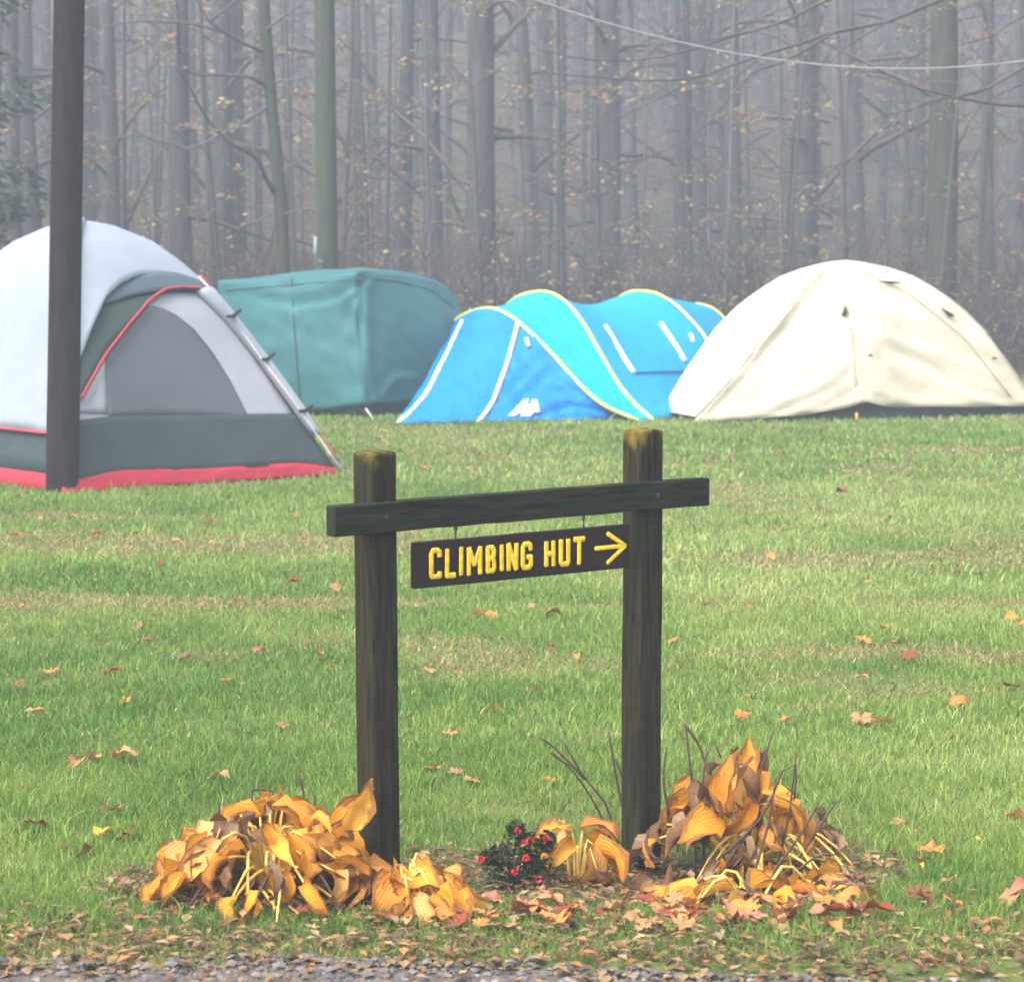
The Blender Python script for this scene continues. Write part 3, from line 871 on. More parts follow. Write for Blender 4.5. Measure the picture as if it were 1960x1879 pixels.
h1 = hoop([(832, 762, 28.6), (832, 715, 28.35), (838, 670, 28.1), (858, 628, 27.75), (884, 605, 27.5), (915, 593, 27.2), (951, 592, 27.0), (992, 616, 26.75), (1054, 674, 26.4), (1109, 735, 26.1), (1157, 776, 25.9), (1225, 806, 25.75)])
h2 = hoop([(905, 765, 29.3), (915, 690, 29.0), (945, 615, 28.5), (975, 580, 28.1), (999, 565, 27.8), (1034, 558, 27.5), (1064, 565, 27.3), (1092, 587, 27.1), (1119, 623, 26.8), (1150, 677, 26.5), (1184, 735, 26.2), (1218, 776, 26.0), (1252, 805, 25.85)])
h3 = hoop([(1075, 755, 31.2), (1090, 680, 30.8), (1130, 610, 30.2), (1170, 580, 29.8), (1201, 561, 29.5), (1225, 557, 29.3), (1259, 563, 29.0), (1297, 587, 28.8), (1321, 611, 28.6), (1348, 643, 28.4), (1372, 690, 28.2), (1386, 740, 28.05), (1392, 782, 28.0)])
h4 = hoop([(1170, 750, 32.2), (1195, 690, 31.9), (1240, 630, 31.5), (1290, 595, 31.0), (1320, 585, 30.7), (1342, 583, 30.5), (1372, 596, 30.2), (1405, 635, 29.9), (1430, 690, 29.6), (1440, 762, 29.4)])
for h in (h1, h2, h3, h4):
    upart(MB().tube(h, 0.021, 7), 'hoop', M['trim'], 0)
def span(ha, hb, n, sag, topsag=0.0):
    rows = []
    for k in range(n + 1):
        w = k / n
        row = []
        for j, (a, b_) in enumerate(zip(ha, hb)):
            p = a.lerp(b_, w); top = math.sin(math.pi * j / (len(ha) - 1)) ** 2
            c = Vector((0.6, 27.6, 0.3))
            p += (c - p).normalized() * sag * math.sin(math.pi * w) * (0.3 + 0.7 * top)
            p.z -= topsag * math.sin(math.pi * w) * top
            p.z = max(p.z, 0.0)
            row.append(p)
        rows.append(row)
    return MB().grid(rows)
upart(folds(span(h1, h2, 14, 0.05), [([(1010, 590), (1060, 650), (1120, 720)], 10, 0.02)], None, 0.03, 0.25), 'hood', M['cyan'])
sd_ = span(h2, h3, 22, 0.04, 0.12)
upart(folds(sd_, [([(1100, 590), (1170, 605), (1250, 590)], 8, -0.03)], None, 0.03, 0.3), 'canopy', M['cyan'])
upart(span(h3, h4, 8, 0.04), 'canopy', M['cyan'])
# front panel from the first hoop down to the pegged hem
i0 = 0
top = [p for p in h1 if proj(p)[0] > 884 or p.z < -1]
top = [p for k, p in enumerate(h1) if k >= 14]
top = [Vector(p) for p in resample(top, 50)]
def gpt(px, py):
    d = ground_d(py); p = at(px, py, d); p.z = g1(p.x, p.y) + 0.01; return p
gl = [Vector(p) for p in resample([gpt(757, 814), gpt(800, 814), gpt(910, 812.5), gpt(1000, 810), gpt(1100, 808), gpt(1225, 806)], 50)]
rows = []
for k in range(31):
    w = k / 30
    rows.append([a.lerp(b_, w) + Vector((0.25, 0.5, 0)) * (0.22 * math.sin(math.pi * w) * (1 - j / 49)) for j, (a, b_) in enumerate(zip(top, gl))])
fp = MB().grid(rows)
UF = [([(900, 690), (918, 705), (925, 730)], 5, -0.03), ([(870, 725), (895, 730), (905, 745)], 5, -0.03), ([(830, 770), (870, 765), (910, 770)], 5, -0.025),
      ([(980, 760), (1040, 700), (1080, 690)], 8, 0.03), ([(990, 740), (1030, 690), (1060, 660)], 7, -0.025), ([(1020, 800), (1090, 775), (1150, 785)], 7, -0.04),
      ([(925, 640), (950, 642), (975, 638)], 5, -0.02), ([(770, 808), (830, 800), (890, 812)], 4, 0.03)]
upart(folds(fp, [(a, b, c * 1.8) for a, b, c in UF], None, 0.05, 0.2), 'front_panel', M['blue'])
# side gusset behind the left tape
lft = [Vector(p) for p in resample(h1[:15], 20)]
tape = [Vector(p) for p in resample([r_[0] for r_ in rows][::-1], 20)]
upart(MB().grid([[a.lerp(b_, w / 6) for a, b_ in zip(lft, tape)] for w in range(7)]), 'gusset', M['cyan'])
def on_rows(pl, n, src, d=0.02):
    """points of a cloth grid nearest to an outline, lifted off it a little"""
    P = [p for p in src.v]; uv = np.array([proj(p) for p in P]); out = []
    for q in resample(pl, n):
        dd = np.linalg.norm(uv - q[None], axis=1); k = np.argsort(dd)[:4]
        w = 1 / (dd[k] + 0.5); w /= w.sum()
        Y = sum(P[i].y * float(a) for i, a in zip(k, w))
        out.append(at(q[0], q[1], Y - d))
    return out
def ribbon(pts, w):
    rows = []
    for i, p in enumerate(pts):
        tn = (pts[min(i + 1, len(pts) - 1)] - pts[max(i - 1, 0)]).normalized()
        s = tn.cross(Vector((0, -1, 0.1))).normalized() * w / 2
        rows.append([p - s, p + s])
    return MB().grid(rows)
M['cream_seam'] = plain('cream_seam', (0.36, 0.31, 0.23), 0.7, 0.1)
for pl in ([(558, 532), (562, 620), (570, 720), (578, 800)], [(432, 556), (520, 548), (620, 540), (700, 532)]):
    MB().tube(on_rows(pl, 16, w1, 0.012), 0.007, 4).build('seam', M['teal_seam'], tt, True, tt.location)
MB().tube(on_rows([(705, 532), (770, 540), (830, 556), (868, 590)], 14, w2, 0.012), 0.007, 4).build('seam', M['teal_seam'], tt, True, tt.location)
for pl in ([(1606, 506), (1618, 560), (1630, 640), (1638, 740)], [(1345, 790), (1410, 716), (1470, 644), (1530, 568), (1580, 518)], [(1625, 508), (1740, 560), (1850, 650), (1935, 760)]):
    MB().tube(on_rows(pl, 18, ff, 0.03), 0.006, 4).build('seam', M['cream_seam'], bt_, True, bt_.location)
upart(ribbon(on_rows([(886, 612), (860, 668), (817, 752), (790, 785), (759, 813)], 16, fp, 0.03), 0.05), 'tape', M['trim_pale'], 0.008)
upart(ribbon(on_rows([(992, 616), (982, 655), (969, 701), (945, 766), (928, 793), (911, 812)], 16, fp, 0.03), 0.045), 'tape', M['trim_pale'], 0.008)
upart(ribbon(on_rows([(1158, 622), (1175, 650), (1195, 685), (1214, 713)], 10, sd_, 0.05), 0.05), 'tape', M['trim_pale'], 0.008)
upart(ribbon(on_rows([(1264, 617), (1280, 640), (1298, 668), (1312, 692)], 10, sd_, 0.05), 0.05), 'tape', M['trim_pale'], 0.008)
upart(ribbon(on_rows([(1217, 714), (1250, 712), (1310, 711)], 8, sd_, 0.05), 0.02), 'window_flap_edge', M['deep_blue'], 0.01)
for q in ((1010, 655, fp), (1119, 624, sd_), (1325, 646, sd_), (852, 660, None)):
    c = on_rows([(q[0] - 3, q[1] - 8), (q[0] + 2, q[1] + 8)], 3, q[2], 0.04) if q[2] else [at(849, 652, 27.7), at(852, 660, 27.7), at(855, 668, 27.7)]
    upart(ribbon(c, 0.04), 'toggle', M['trim_pale'], 0.008)
def logo_poly(pl):
    pts = []
    for p in pl: pts += on_rows([p, (p[0] + .01, p[1])], 2, fp, 0.035)[:1]
    return pts
mp = lambda l: [(x * .3418 + 746.5, y * .3418 + 516.8) for x, y in l]
lm = MB()
for pl in ([(664, 815), (752, 724), (780, 722), (772, 752), (706, 815)], [(722, 800), (742, 772), (800, 742), (806, 765), (770, 800)],
           [(790, 742), (796, 724), (824, 726), (842, 796), (812, 796)], [(730, 817), (745, 798), (800, 780), (806, 800), (790, 817)]):
    p = logo_poly(mp(pl)); lm.add(p, [tuple(range(len(p)))])
upart(lm, 'logo_print', M['logo'], 0.004)
upart(MB().tube([gpt(757, 814) + Vector((0, 0, -.03)), gpt(765, 806) + Vector((0.02, 0, 0.05))], 0.012, 5), 'tent_peg', M['trim'], 0)

# ================================================================== poles and cable
def pole(name, base, top, r0, r1, mat, n=14):
    e = empty(name, tuple(base))
    base, top = Vector(base), Vector(top)
    pts = [base + Vector((0, 0, -0.4))] + [base.lerp(top, k / 12) for k in range(13)]
    rad = [r0] + [r0 + (r1 - r0) * k / 12 for k in range(13)]
    MB().tube(pts, rad, n).build('shaft', mat, e, True, base)
    return e
pb = at(119, 941, ground_d(941)); pb.z = g1(pb.x, pb.y)
ptop = Vector((pb.x + 0.22, pb.y + 0.1, 7.6))
p1 = pole('utility_pole', pb, ptop, 0.122, 0.100, M['pole'])
tag(p1, 'dark brown wooden utility pole standing in front of the white tent', 'pole')
q0 = at(627, 500, 31.0)
p2b = Vector((q0.x, 31.0, g1(q0.x, 31.0)))
p2 = pole('wooden_pole', p2b, Vector((p2b.x - 0.03, 31.0, 9.0)), 0.142, 0.105, M['bark_moss'])
tag(p2, 'weathered grey green wooden pole rising behind the teal tent', 'pole')
cp = at(604, 472, 30.75)
MB().tube([Vector((cp.x, cp.y, 1.62)), Vector((cp.x, cp.y, 1.92))], 0.022, 7).build('white_conduit', M['fly'], p2, True, p2b)
MB().tube([Vector((cp.x, cp.y, 1.64)), Vector((p2b.x, p2b.y - 0.05, 1.60))], 0.012, 5).build('bracket', M['tpole'], p2, True, p2b)
p3b = Vector((11.2, 26.5, g1(11.2, 26.5)))
p3 = pole('utility_pole', p3b, p3b + Vector((0, 0, 8)), 0.122, 0.1, M['pole'])
tag(p3, 'dark utility pole out past the right edge carrying the pale cable', 'pole')
w0 = ptop.lerp(pb, 0.30); w1_ = p3b + Vector((0, 0, 6.8))
wire = []
for k in range(61):
    u = k / 60; px = 160 + (3030 - 160) * u
    p = w0.lerp(w1_, u); py = 124 - 2.54e-4 * (px - 1650) ** 2
    p.z = w0.z + (w1_.z - w0.z) * u - 4.0 * 2.68 * u * (1 - u)
    wire.append(p)
CABLE_DBG = [proj(p) for p in wire[::6]]
cb = MB().tube(wire, 0.0065, 6).build('sagging_cable', M['cable'])
tag(cb, 'thin pale cable sagging across the upper right in front of the wood', 'cable')

# ================================================================== plants round the posts
t = NT('hosta_leaf')
oi = t.n('ObjectInfo'); uvn = t.n('UVMap'); sp = t.n('SeparateXYZ'); t.l(uvn.outputs[0], sp.inputs[0])
base = t.ramp(oi.outputs['Random'], [(0.0, (0.58, 0.22, 0.012)), (0.25, (0.62, 0.27, 0.02)), (0.45, (0.56, 0.34, 0.13)), (0.6, (0.52, 0.20, 0.02)), (0.8, (0.70, 0.38, 0.05)), (1.0, (0.46, 0.145, 0.012))])
wv = t.n('TexWave', wave_type='BANDS', bands_direction='X'); wv.inputs['Scale'].default_value = 3.2; wv.inputs['Distortion'].default_value = 0.6
t.l(uvn.outputs[0], wv.inputs['Vector'])
tc = t.n('TexCoord').outputs['Object']
nz = t.noise(28, 5, 0.65, tc); nb = t.noise(9, 5, 0.7, tc)
c = t.mix(t.ramp(nz, [(0.5, (0, 0, 0)), (0.8, (0.5, 0.5, 0.5))]), base, (0.70, 0.38, 0.07))
c = t.mix(t.ramp(nb, [(0.56, (0, 0, 0)), (0.72, (0.85, 0.85, 0.85))]), c, (0.20, 0.09, 0.03))
c = t.mix(t.ramp(wv.outputs['Fac'], [(0.0, (0.18, 0.18, 0.18)), (0.3, (0, 0, 0))]), c, (0.42, 0.16, 0.02))
mu = t.n('Math', operation='SUBTRACT'); t.l(sp.outputs[0], mu.inputs[0]); mu.inputs[1].default_value = 0.5
ma = t.n('Math', operation='ABSOLUTE'); t.l(mu.outputs[0], ma.inputs[0])
mx_ = t.n('Math', operation='MULTIPLY_ADD'); t.l(sp.outputs[1], mx_.inputs[0]); mx_.inputs[1].default_value = 0.32; t.l(ma.outputs[0], mx_.inputs[2])
mn = t.n('Math', operation='MULTIPLY_ADD'); t.l(nb, mn.inputs[0]); mn.inputs[1].default_value = 0.75; t.l(mx_.outputs[0], mn.inputs[2])
c = t.mix(t.ramp(mn.outputs[0], [(0.86, (0, 0, 0)), (0.98, (0.8, 0.8, 0.8))]), c, (0.17, 0.07, 0.022))
t.color(c); t.rough(0.6, 0.2)
ad_ = t.n('Math', operation='MULTIPLY_ADD'); ad_.inputs[1].default_value = 0.10; t.l(wv.outputs['Fac'], ad_.inputs[0]); t.l(nb, ad_.inputs[2]); t.bump(ad_.outputs[0], 0.6, 0.02); t.translucent(c, 0.32); M['hosta'] = t.m
t = NT('dry_hosta_leaf')
oi = t.n('ObjectInfo'); tc = t.n('TexCoord').outputs['Object']; nz = t.noise(22, 6, 0.7, tc)
base = t.ramp(oi.outputs['Random'], [(0.0, (0.16, 0.075, 0.03)), (0.4, (0.24, 0.13, 0.06)), (0.7, (0.33, 0.22, 0.13)), (1.0, (0.12, 0.065, 0.04))])
t.color(t.mix(t.ramp(nz, [(0.35, (0.7, 0.7, 0.7)), (0.7, (0, 0, 0))]), base, (0.09, 0.045, 0.022))); t.rough(0.75, 0.2)
t.bump(nz, 0.7, 0.01); t.translucent((0.22, 0.10, 0.03), 0.12); M['dryleaf'] = t.m
M['petiole'] = plain('yellow_leaf_stalk', (0.62, 0.40, 0.09), 0.45, 0.25, 30)

def leaf_mesh(name, mat, L, W, p0, p1, cup, twist, wave, rr, curl=0.0):
    n, m = 7, 4
    jr = random.Random(rr); jj = 0.035 * L
    P, UV = [], []
    x = z = 0.0; prev = 0.0
    for i in range(n):
        v = i / (n - 1)
        ang = p0 + (p1 - p0) * v
        if i: x += L / (n - 1) * math.cos(ang); z += L / (n - 1) * math.sin(ang)
        hw = W / 2 * (max(0, math.sin(math.pi * min(1, v ** 0.72 * 0.97 + 0.02))) ** 0.75)
        for j in range(m + 1):
            u = j / m * 2 - 1
            a = twist * v + u * (cup + curl * v)
            yy = hw * u * math.cos(cup * abs(u))
            zz = hw * abs(u) * math.sin(cup * abs(u)) + wave * hw * math.sin(9 * v + 2 * u + rr) * abs(u)
            ys, zs = yy * math.cos(twist * v) - zz * math.sin(twist * v), yy * math.sin(twist * v) + zz * math.cos(twist * v)
            P.append((x - zs * math.sin(ang) + jr.uniform(-jj, jj), ys + jr.uniform(-jj, jj), z + zs * math.cos(ang) + jr.uniform(-jj, jj) * 1.5)); UV.append((j / m, v))
    F = [(i * (m + 1) + j, i * (m + 1) + j + 1, (i + 1) * (m + 1) + j + 1, (i + 1) * (m + 1) + j) for i in range(n - 1) for j in range(m)]
    return mesh(name, P, F, mat, True, None, UV)
HL = []
for k in range(16):
    q = random.Random(k)
    HL.append(leaf_mesh('leaf', M['hosta'], q.uniform(.12, .18), q.uniform(.07, .125), R(q.uniform(-25, 10)), R(q.uniform(-135, -45)), q.uniform(.25, 1.15), q.uniform(-1.1, 1.1), q.uniform(.15, .45), k))
HU = [leaf_mesh('leaf', M['hosta'], q_.uniform(.16, .21), q_.uniform(.08, .11), R(20), R(q_.uniform(-20, 30)), q_.uniform(.5, 1.0), q_.uniform(-.8, .8), .15, k) for k, q_ in enumerate([random.Random(40 + i) for i in range(5)])]
DL = [leaf_mesh('dry_leaf', M['dryleaf'], q_.uniform(.10, .16), q_.uniform(.05, .09), R(q_.uniform(-30, 30)), R(q_.uniform(-190, -80)), q_.uniform(.5, 1.3), q_.uniform(-1.5, 1.5), .4, k) for k, q_ in enumerate([random.Random(70 + i) for i in range(10)])]

def hosta(cx, cy, label, N, rad, hgt, seed, dry=0, spread=(0, 360), name='hosta_plant', ups=0, pet=0.5):
    q = random.Random(seed)
    e = empty(name, (cx, cy, g1(cx, cy)))
    tag(e, label, 'plant', 'yellowed hostas around the sign posts')
    for i in range(N):
        az = R(q.uniform(*spread)); fr = ((i + 0.5) / N) ** 0.62
        r_ = rad * fr * q.uniform(.75, 1.05); h = hgt * (1 - 0.82 * fr ** 1.6) * q.uniform(.75, 1.12) + 0.03
        tip = Vector((math.cos(az) * r_, math.sin(az) * r_, h))
        b0 = Vector((math.cos(az) * 0.03 * q.random(), math.sin(az) * 0.03, 0))
        mid = b0.lerp(tip, 0.55) + Vector((0, 0, 0.05 + 0.05 * q.random()))
        pts = [b0, b0.lerp(mid, .5) + Vector((0, 0, .02)), mid, tip]
        if q.random() < pet: MB().tube([Vector(p) for p in catmull(pts, 7)], [.0055, .0052, .005, .0045, .004, .0035, .003], 5).build('leaf_stalk', M['petiole'], e)
        isdry = q.random() < dry
        me = q.choice(DL if isdry else HL)
        up = (not isdry) and i < ups
        if up: me = q.choice(HU)
        o = link('dry_leaf' if isdry else 'leaf', me, e, tip, (q.uniform(-.9, .9), q.uniform(-.45, .6) if not up else R(q.uniform(-80, -45)), az + q.uniform(-.9, .9)), q.uniform(.6, 1.2))
    return e
def stalks(e, specs, mat, rad=0.0035):
    """bare scapes; points are (x, y, z) about the plant's own base"""
    for pl in specs:
        pts = [Vector(p) for p in catmull([Vector(p) for p in pl], 10)]
        rad = max(rad, 0.0048)
        MB().tube(pts, [rad * (1 - .45 * k / 9) for k in range(10)], 5).build('bare_stem', mat, e)

hA = hosta(-0.67, 6.86, 'yellow orange collapsed hosta clump left of the shorter post', 125, 0.32, 0.22, 3, 0.24, pet=.55)
hE = hosta(-0.31, 6.72, 'low yellow hosta splaying right from the foot of the shorter post', 24, 0.18, 0.09, 14, 0.1, (-80, 50), pet=1)
def rel(e, px, py, Y):
    return at(px, py, Y) - e.location
stalks(hA, [[rel(hA, 493, 1660, 7.0), rel(hA, 488, 1600, 7.0), rel(hA, 481, 1512, 7.0)], [rel(hA, 520, 1660, 7.0), rel(hA, 523, 1580, 7.0), rel(hA, 522, 1513, 7.0)],
            [rel(hA, 481, 1512, 7.0), rel(hA, 500, 1510, 7.0), rel(hA, 523, 1514, 7.0)],
            [rel(hA, 430, 1640, 7.05), rel(hA, 424, 1580, 7.05), rel(hA, 417, 1535, 7.05)], [rel(hA, 470, 1640, 7.1), rel(hA, 462, 1580, 7.1), rel(hA, 456, 1525, 7.1)],
            [rel(hA, 592, 1640, 7.1), rel(hA, 584, 1550, 7.1), rel(hA, 576, 1482, 7.1)], [rel(hA, 600, 1600, 7.1), rel(hA, 602, 1560, 7.1), rel(hA, 603, 1520, 7.1)],
            [rel(hA, 605, 1680, 6.8), rel(hA, 612, 1610, 6.8), rel(hA, 640, 1575, 6.8), rel(hA, 690, 1560, 6.8)]], M['stalk'])
# a tall curled leaf against the post, and the fanned leaf at the far left
link('leaf', HU[0], hA, rel(hA, 668, 1590, 6.78), (R(78), R(-66), R(15)), 0.85)
link('leaf', HU[1], hA, rel(hA, 640, 1610, 6.8), (R(20), R(-50), R(10)), 1.0)
link('leaf', HL[3], hA, rel(hA, 352, 1625, 6.85), (R(80), R(35), R(190)), 0.95)
hB = hosta(0.70, 7.48, 'tall browning hosta clump with bare stems right of the taller post', 85, 0.31, 0.31, 8, 0.62, ups=6, pet=.3)
stalks(hB, [[rel(hB, 1330, 1690, 7.4), rel(hB, 1330, 1560, 7.4), rel(hB, 1312, 1385, 7.4)], [rel(hB, 1312, 1388, 7.4), rel(hB, 1335, 1420, 7.4), rel(hB, 1350, 1460, 7.4)],
            [rel(hB, 1348, 1680, 7.35), rel(hB, 1345, 1500, 7.35), rel(hB, 1362, 1418, 7.35), rel(hB, 1380, 1450, 7.35)],
            [rel(hB, 1380, 1640, 7.2), rel(hB, 1460, 1560, 7.2), rel(hB, 1500, 1470, 7.2), rel(hB, 1525, 1466, 7.2), rel(hB, 1520, 1530, 7.2)],
            [rel(hB, 1420, 1680, 7.4), rel(hB, 1450, 1500, 7.4), rel(hB, 1480, 1398, 7.4)], [rel(hB, 1480, 1690, 7.3), rel(hB, 1510, 1560, 7.3), rel(hB, 1524, 1440, 7.3)],
            [rel(hB, 1490, 1700, 7.3), rel(hB, 1550, 1610, 7.3), rel(hB, 1603, 1530, 7.3)], [rel(hB, 1470, 1680, 7.2), rel(hB, 1530, 1600, 7.2), rel(hB, 1567, 1535, 7.2)],
            [rel(hB, 1440, 1680, 7.1), rel(hB, 1470, 1580, 7.1), rel(hB, 1485, 1490, 7.1)], [rel(hB, 1280, 1560, 7.4), rel(hB, 1270, 1490, 7.4), rel(hB, 1276, 1430, 7.4)],
            [rel(hB, 1560, 1715, 7.1), rel(hB, 1630, 1700, 7.1), rel(hB, 1690, 1735, 7.1)], [rel(hB, 1500, 1690, 7.1), rel(hB, 1560, 1640, 7.1), rel(hB, 1605, 1634, 7.1)]], M['stalk'], 0.0046)
link('leaf', HU[2], hB, rel(hB, 1395, 1560, 7.25), (R(30), R(-80), R(-10)), 1.1)
link('leaf', HU[3], hB, rel(hB, 1420, 1540, 7.3), (R(-40), R(-72), R(30)), 0.9)
q = random.Random(77)
for e, n_, a0, a1, l0, l1 in ((hB, 26, -110, 25, .22, .40), (hA, 16, -140, -20, .18, .34)):
    for k in range(n_):
        az = R(q.uniform(a0, a1)); L = q.uniform(l0, l1); d = Vector((math.cos(az), math.sin(az), 0)); sd2 = Vector((-d.y, d.x, 0)) * q.uniform(-.06, .06)
        h = q.uniform(.03, .16)
        pts = [Vector(p) for p in catmull([d * .03, d * L * .35 + Vector((0, 0, h)), d * L * .7 + sd2 + Vector((0, 0, h * .8)), d * L + sd2 * 2 + Vector((0, 0, .015))], 9)]
        MB().tube(pts, [.006, .006, .0055, .005, .005, .0045, .004, .0035, .003], 5).build('leaf_stalk', M['petiole'] if q.random() < .75 else M['stalk'], e)
hC = hosta(0.19, 7.22, 'small yellow hosta tucked between the rose and the taller post', 15, 0.11, 0.14, 21, 0.2)
hD = hosta(0.68, 6.95, 'flat yellow hosta leaves sprawled at the foot of the taller post', 50, 0.32, 0.02, 30, 0.4, pet=.1)

# bare twiggy plant behind the taller post
tw = empty('twiggy_plant', (0.33, 7.75, g1(0.33, 7.75)))
tag(tw, 'bare dark twiggy stems leaning out left behind the taller post', 'plant')
stalks(tw, [[rel(tw, 1185, 1660, 7.75), rel(tw, 1150, 1560, 7.75), rel(tw, 1100, 1480, 7.75), rel(tw, 1055, 1440, 7.75)], [rel(tw, 1190, 1640, 7.75), rel(tw, 1160, 1540, 7.75), rel(tw, 1120, 1490, 7.75), rel(tw, 1075, 1415, 7.75)],
            [rel(tw, 1195, 1560, 7.75), rel(tw, 1180, 1490, 7.75), rel(tw, 1165, 1400, 7.75)], [rel(tw, 1055, 1440, 7.75), rel(tw, 1070, 1452, 7.75), rel(tw, 1090, 1465, 7.75)],
            [rel(tw, 1160, 1640, 7.6), rel(tw, 1150, 1600, 7.6), rel(tw, 1165, 1582, 7.6)], [rel(tw, 1195, 1500, 7.75), rel(tw, 1185, 1470, 7.75), rel(tw, 1178, 1452, 7.75)],
            [rel(tw, 1120, 1490, 7.75), rel(tw, 1060, 1430, 7.75), rel(tw, 1030, 1410, 7.75)]], M['stalk'], 0.0036)

# red-flowered little rose
rs_ = empty('rose_bush', (0.02, 7.02, g1(0.02, 7.02)))
tag(rs_, 'small dark green rose bush with a few red flowers between the posts', 'bush')
q = random.Random(9); fm, fv, fcv, ff_ = [], [], [], []
M['rose'] = plain('rose_petals', (0.36, 0.010, 0.028), 0.5, 0.3, 60)
for k in range(9):
    az = q.uniform(0, 6.28); l = q.uniform(.10, .20)
    MB().tube([(0, 0, -0.02), (math.cos(az) * .03, math.sin(az) * .03, l * .5), (math.cos(az) * .09, math.sin(az) * .06, l)], [.004, .003, .002], 5).build('stem', M['stalk'], rs_)
RC = [(0, 0, .06, .065), (-.06, 0, .05, .05), (.06, -.01, .06, .055), (-.03, -.02, .12, .045), (.035, 0, .135, .045), (.075, 0, .145, .03), (-.005, 0, .175, .03), (-.085, 0, .095, .028), (.045, -.01, .085, .05)]
for k in range(950):
    u = Vector((q.gauss(0, 1), q.gauss(0, 1), q.gauss(0, 1))).normalized() * (q.random() ** .4)
    ck_ = RC[k % len(RC)]; p = Vector((ck_[0] + u.x * ck_[3], ck_[1] + u.y * ck_[3], ck_[2] + u.z * ck_[3] * 1.1)); s = q.uniform(.007, .014)
    a = Vector((q.gauss(0, 1), q.gauss(0, 1), q.gauss(0, .6))).normalized(); b_ = a.cross(Vector((q.gauss(0, 1), q.gauss(0, 1), q.gauss(0, 1)))).normalized()
    i = len(fv); fv += [p - a * s, p + b_ * s * .55, p + a * s, p - b_ * s * .55]; ff_.append((i, i + 1, i + 2, i + 3))
    g_ = q.uniform(.6, 1.3); c = (0.022 * g_, 0.040 * g_, 0.016 * g_) if q.random() > .12 else (.07 * g_, .035 * g_, .02 * g_)
    fcv += [c] * 4
link('foliage', mesh('foliage', fv, ff_, M['wleaf'], False, fcv), rs_)
for px, py in ((991, 1590), (1016, 1608), (1046, 1603), (1004, 1612), (1006, 1642), (921, 1644), (986, 1668), (1031, 1682)):
    c = rel(rs_, px, py, 6.93); mb = MB()
    for k in range(16):
        d = Vector((q.gauss(0, 1), q.gauss(0, 1), q.gauss(0.2, 1))).normalized(); e2 = d.cross(Vector((q.gauss(0, 1), q.gauss(0, 1), q.gauss(0, 1)))).normalized(); e3 = d.cross(e2)
        mb.add([c + d * .004, c + d * .009 + e2 * .006, c + d * .012 + e3 * .003, c + d * .008 - e2 * .006 + e3 * .003], [(0, 1, 2, 3)])
    mb.build('flower', M['rose'], rs_)

# ================================================================== fallen leaves
def maple(name, mat, seed, L=1.0):
    q = random.Random(seed); pts = []
    for k in range(20):
        a = 2 * math.pi * k / 20
        lobes = 0.68 + 0.30 * abs(math.cos(2.5 * (a - math.pi / 2))) ** 1.4
        r_ = lobes * (0.72 if math.sin(a) < -0.6 else 1) * q.uniform(.85, 1.1) * (0.8 if k % 2 else 1)
        x, y = math.cos(a) * r_ * .5, math.sin(a) * r_ * .5
        pts.append((x, y, 0.16 * (x * x + y * y) * q.uniform(.3, 5.0) + q.uniform(-.05, .08)))
    v = [(0, 0, 0.02)] + pts + [(-.012, -.3, .01), (.012, -.3, .01), (0.03, -.75, .06)]
    f = [(0, 1 + k, 1 + (k + 1) % 20) for k in range(20)] + [(21, 22, 23)]
    return mesh(name, [(a * L, b * L, c * L) for a, b, c in v], f, mat, False)
LK = {'orange': (0.48, 0.19, 0.05), 'tan': (0.36, 0.19, 0.09), 'rust red': (0.19, 0.048, 0.026), 'yellow': (0.48, 0.30, 0.04), 'brown': (0.16, 0.075, 0.035), 'pink': (0.36, 0.15, 0.10)}
LM = {}
for k, (nm, c) in enumerate(LK.items()):
    t = NT(nm.replace(' ', '_') + '_fallen_leaf')
    oi = t.n('ObjectInfo'); nz = t.noise(9, 5, 0.65)
    c_ = t.mix(t.ramp(nz, [(0.35, (0.55, 0.55, 0.55)), (0.65, (0, 0, 0))]), c, tuple(x * .55 for x in c))
    c_ = t.mix(t.ramp(oi.outputs['Random'], [(0, (0, 0, 0)), (1, (0.4, 0.4, 0.4))]), c_, tuple(min(1, x * 1.2) for x in c))
    t.color(c_); t.rough(0.7, 0.12); t.translucent(c_, 0.2)
    LM[nm] = [maple('fallen_leaf', t.m, 10 * k + j) for j in range(3)] + [leaf_mesh('fallen_leaf', t.m, 1.0, .55 + .1 * j, R(25), R(-30 - 25 * j), .5, .5 - .6 * j, .3, 5 + j + 10 * k) for j in range(2)]
def fallen(x, y, kind, size, where, group, lift=0.022):
    o = link('fallen_leaf', random.choice(LM[kind]), None, (x, y, g1(x, y) + lift), (random.uniform(-.45, .45), random.uniform(-.45, .45), random.uniform(0, 6.28)), size)
    if where == 'on the lawn':
        where = ('far out on the lawn near the tents' if y > 17 else 'on the lawn between the posts' if -.03 * y - .2 < x < .05 * y else 'on the lawn left of the posts' if x < 0 else 'on the lawn right of the posts')
    kind = ('large ' if size > .085 else 'small ') + kind
    return tag(o, f'{kind} fallen leaf lying {where}', 'leaf', group)
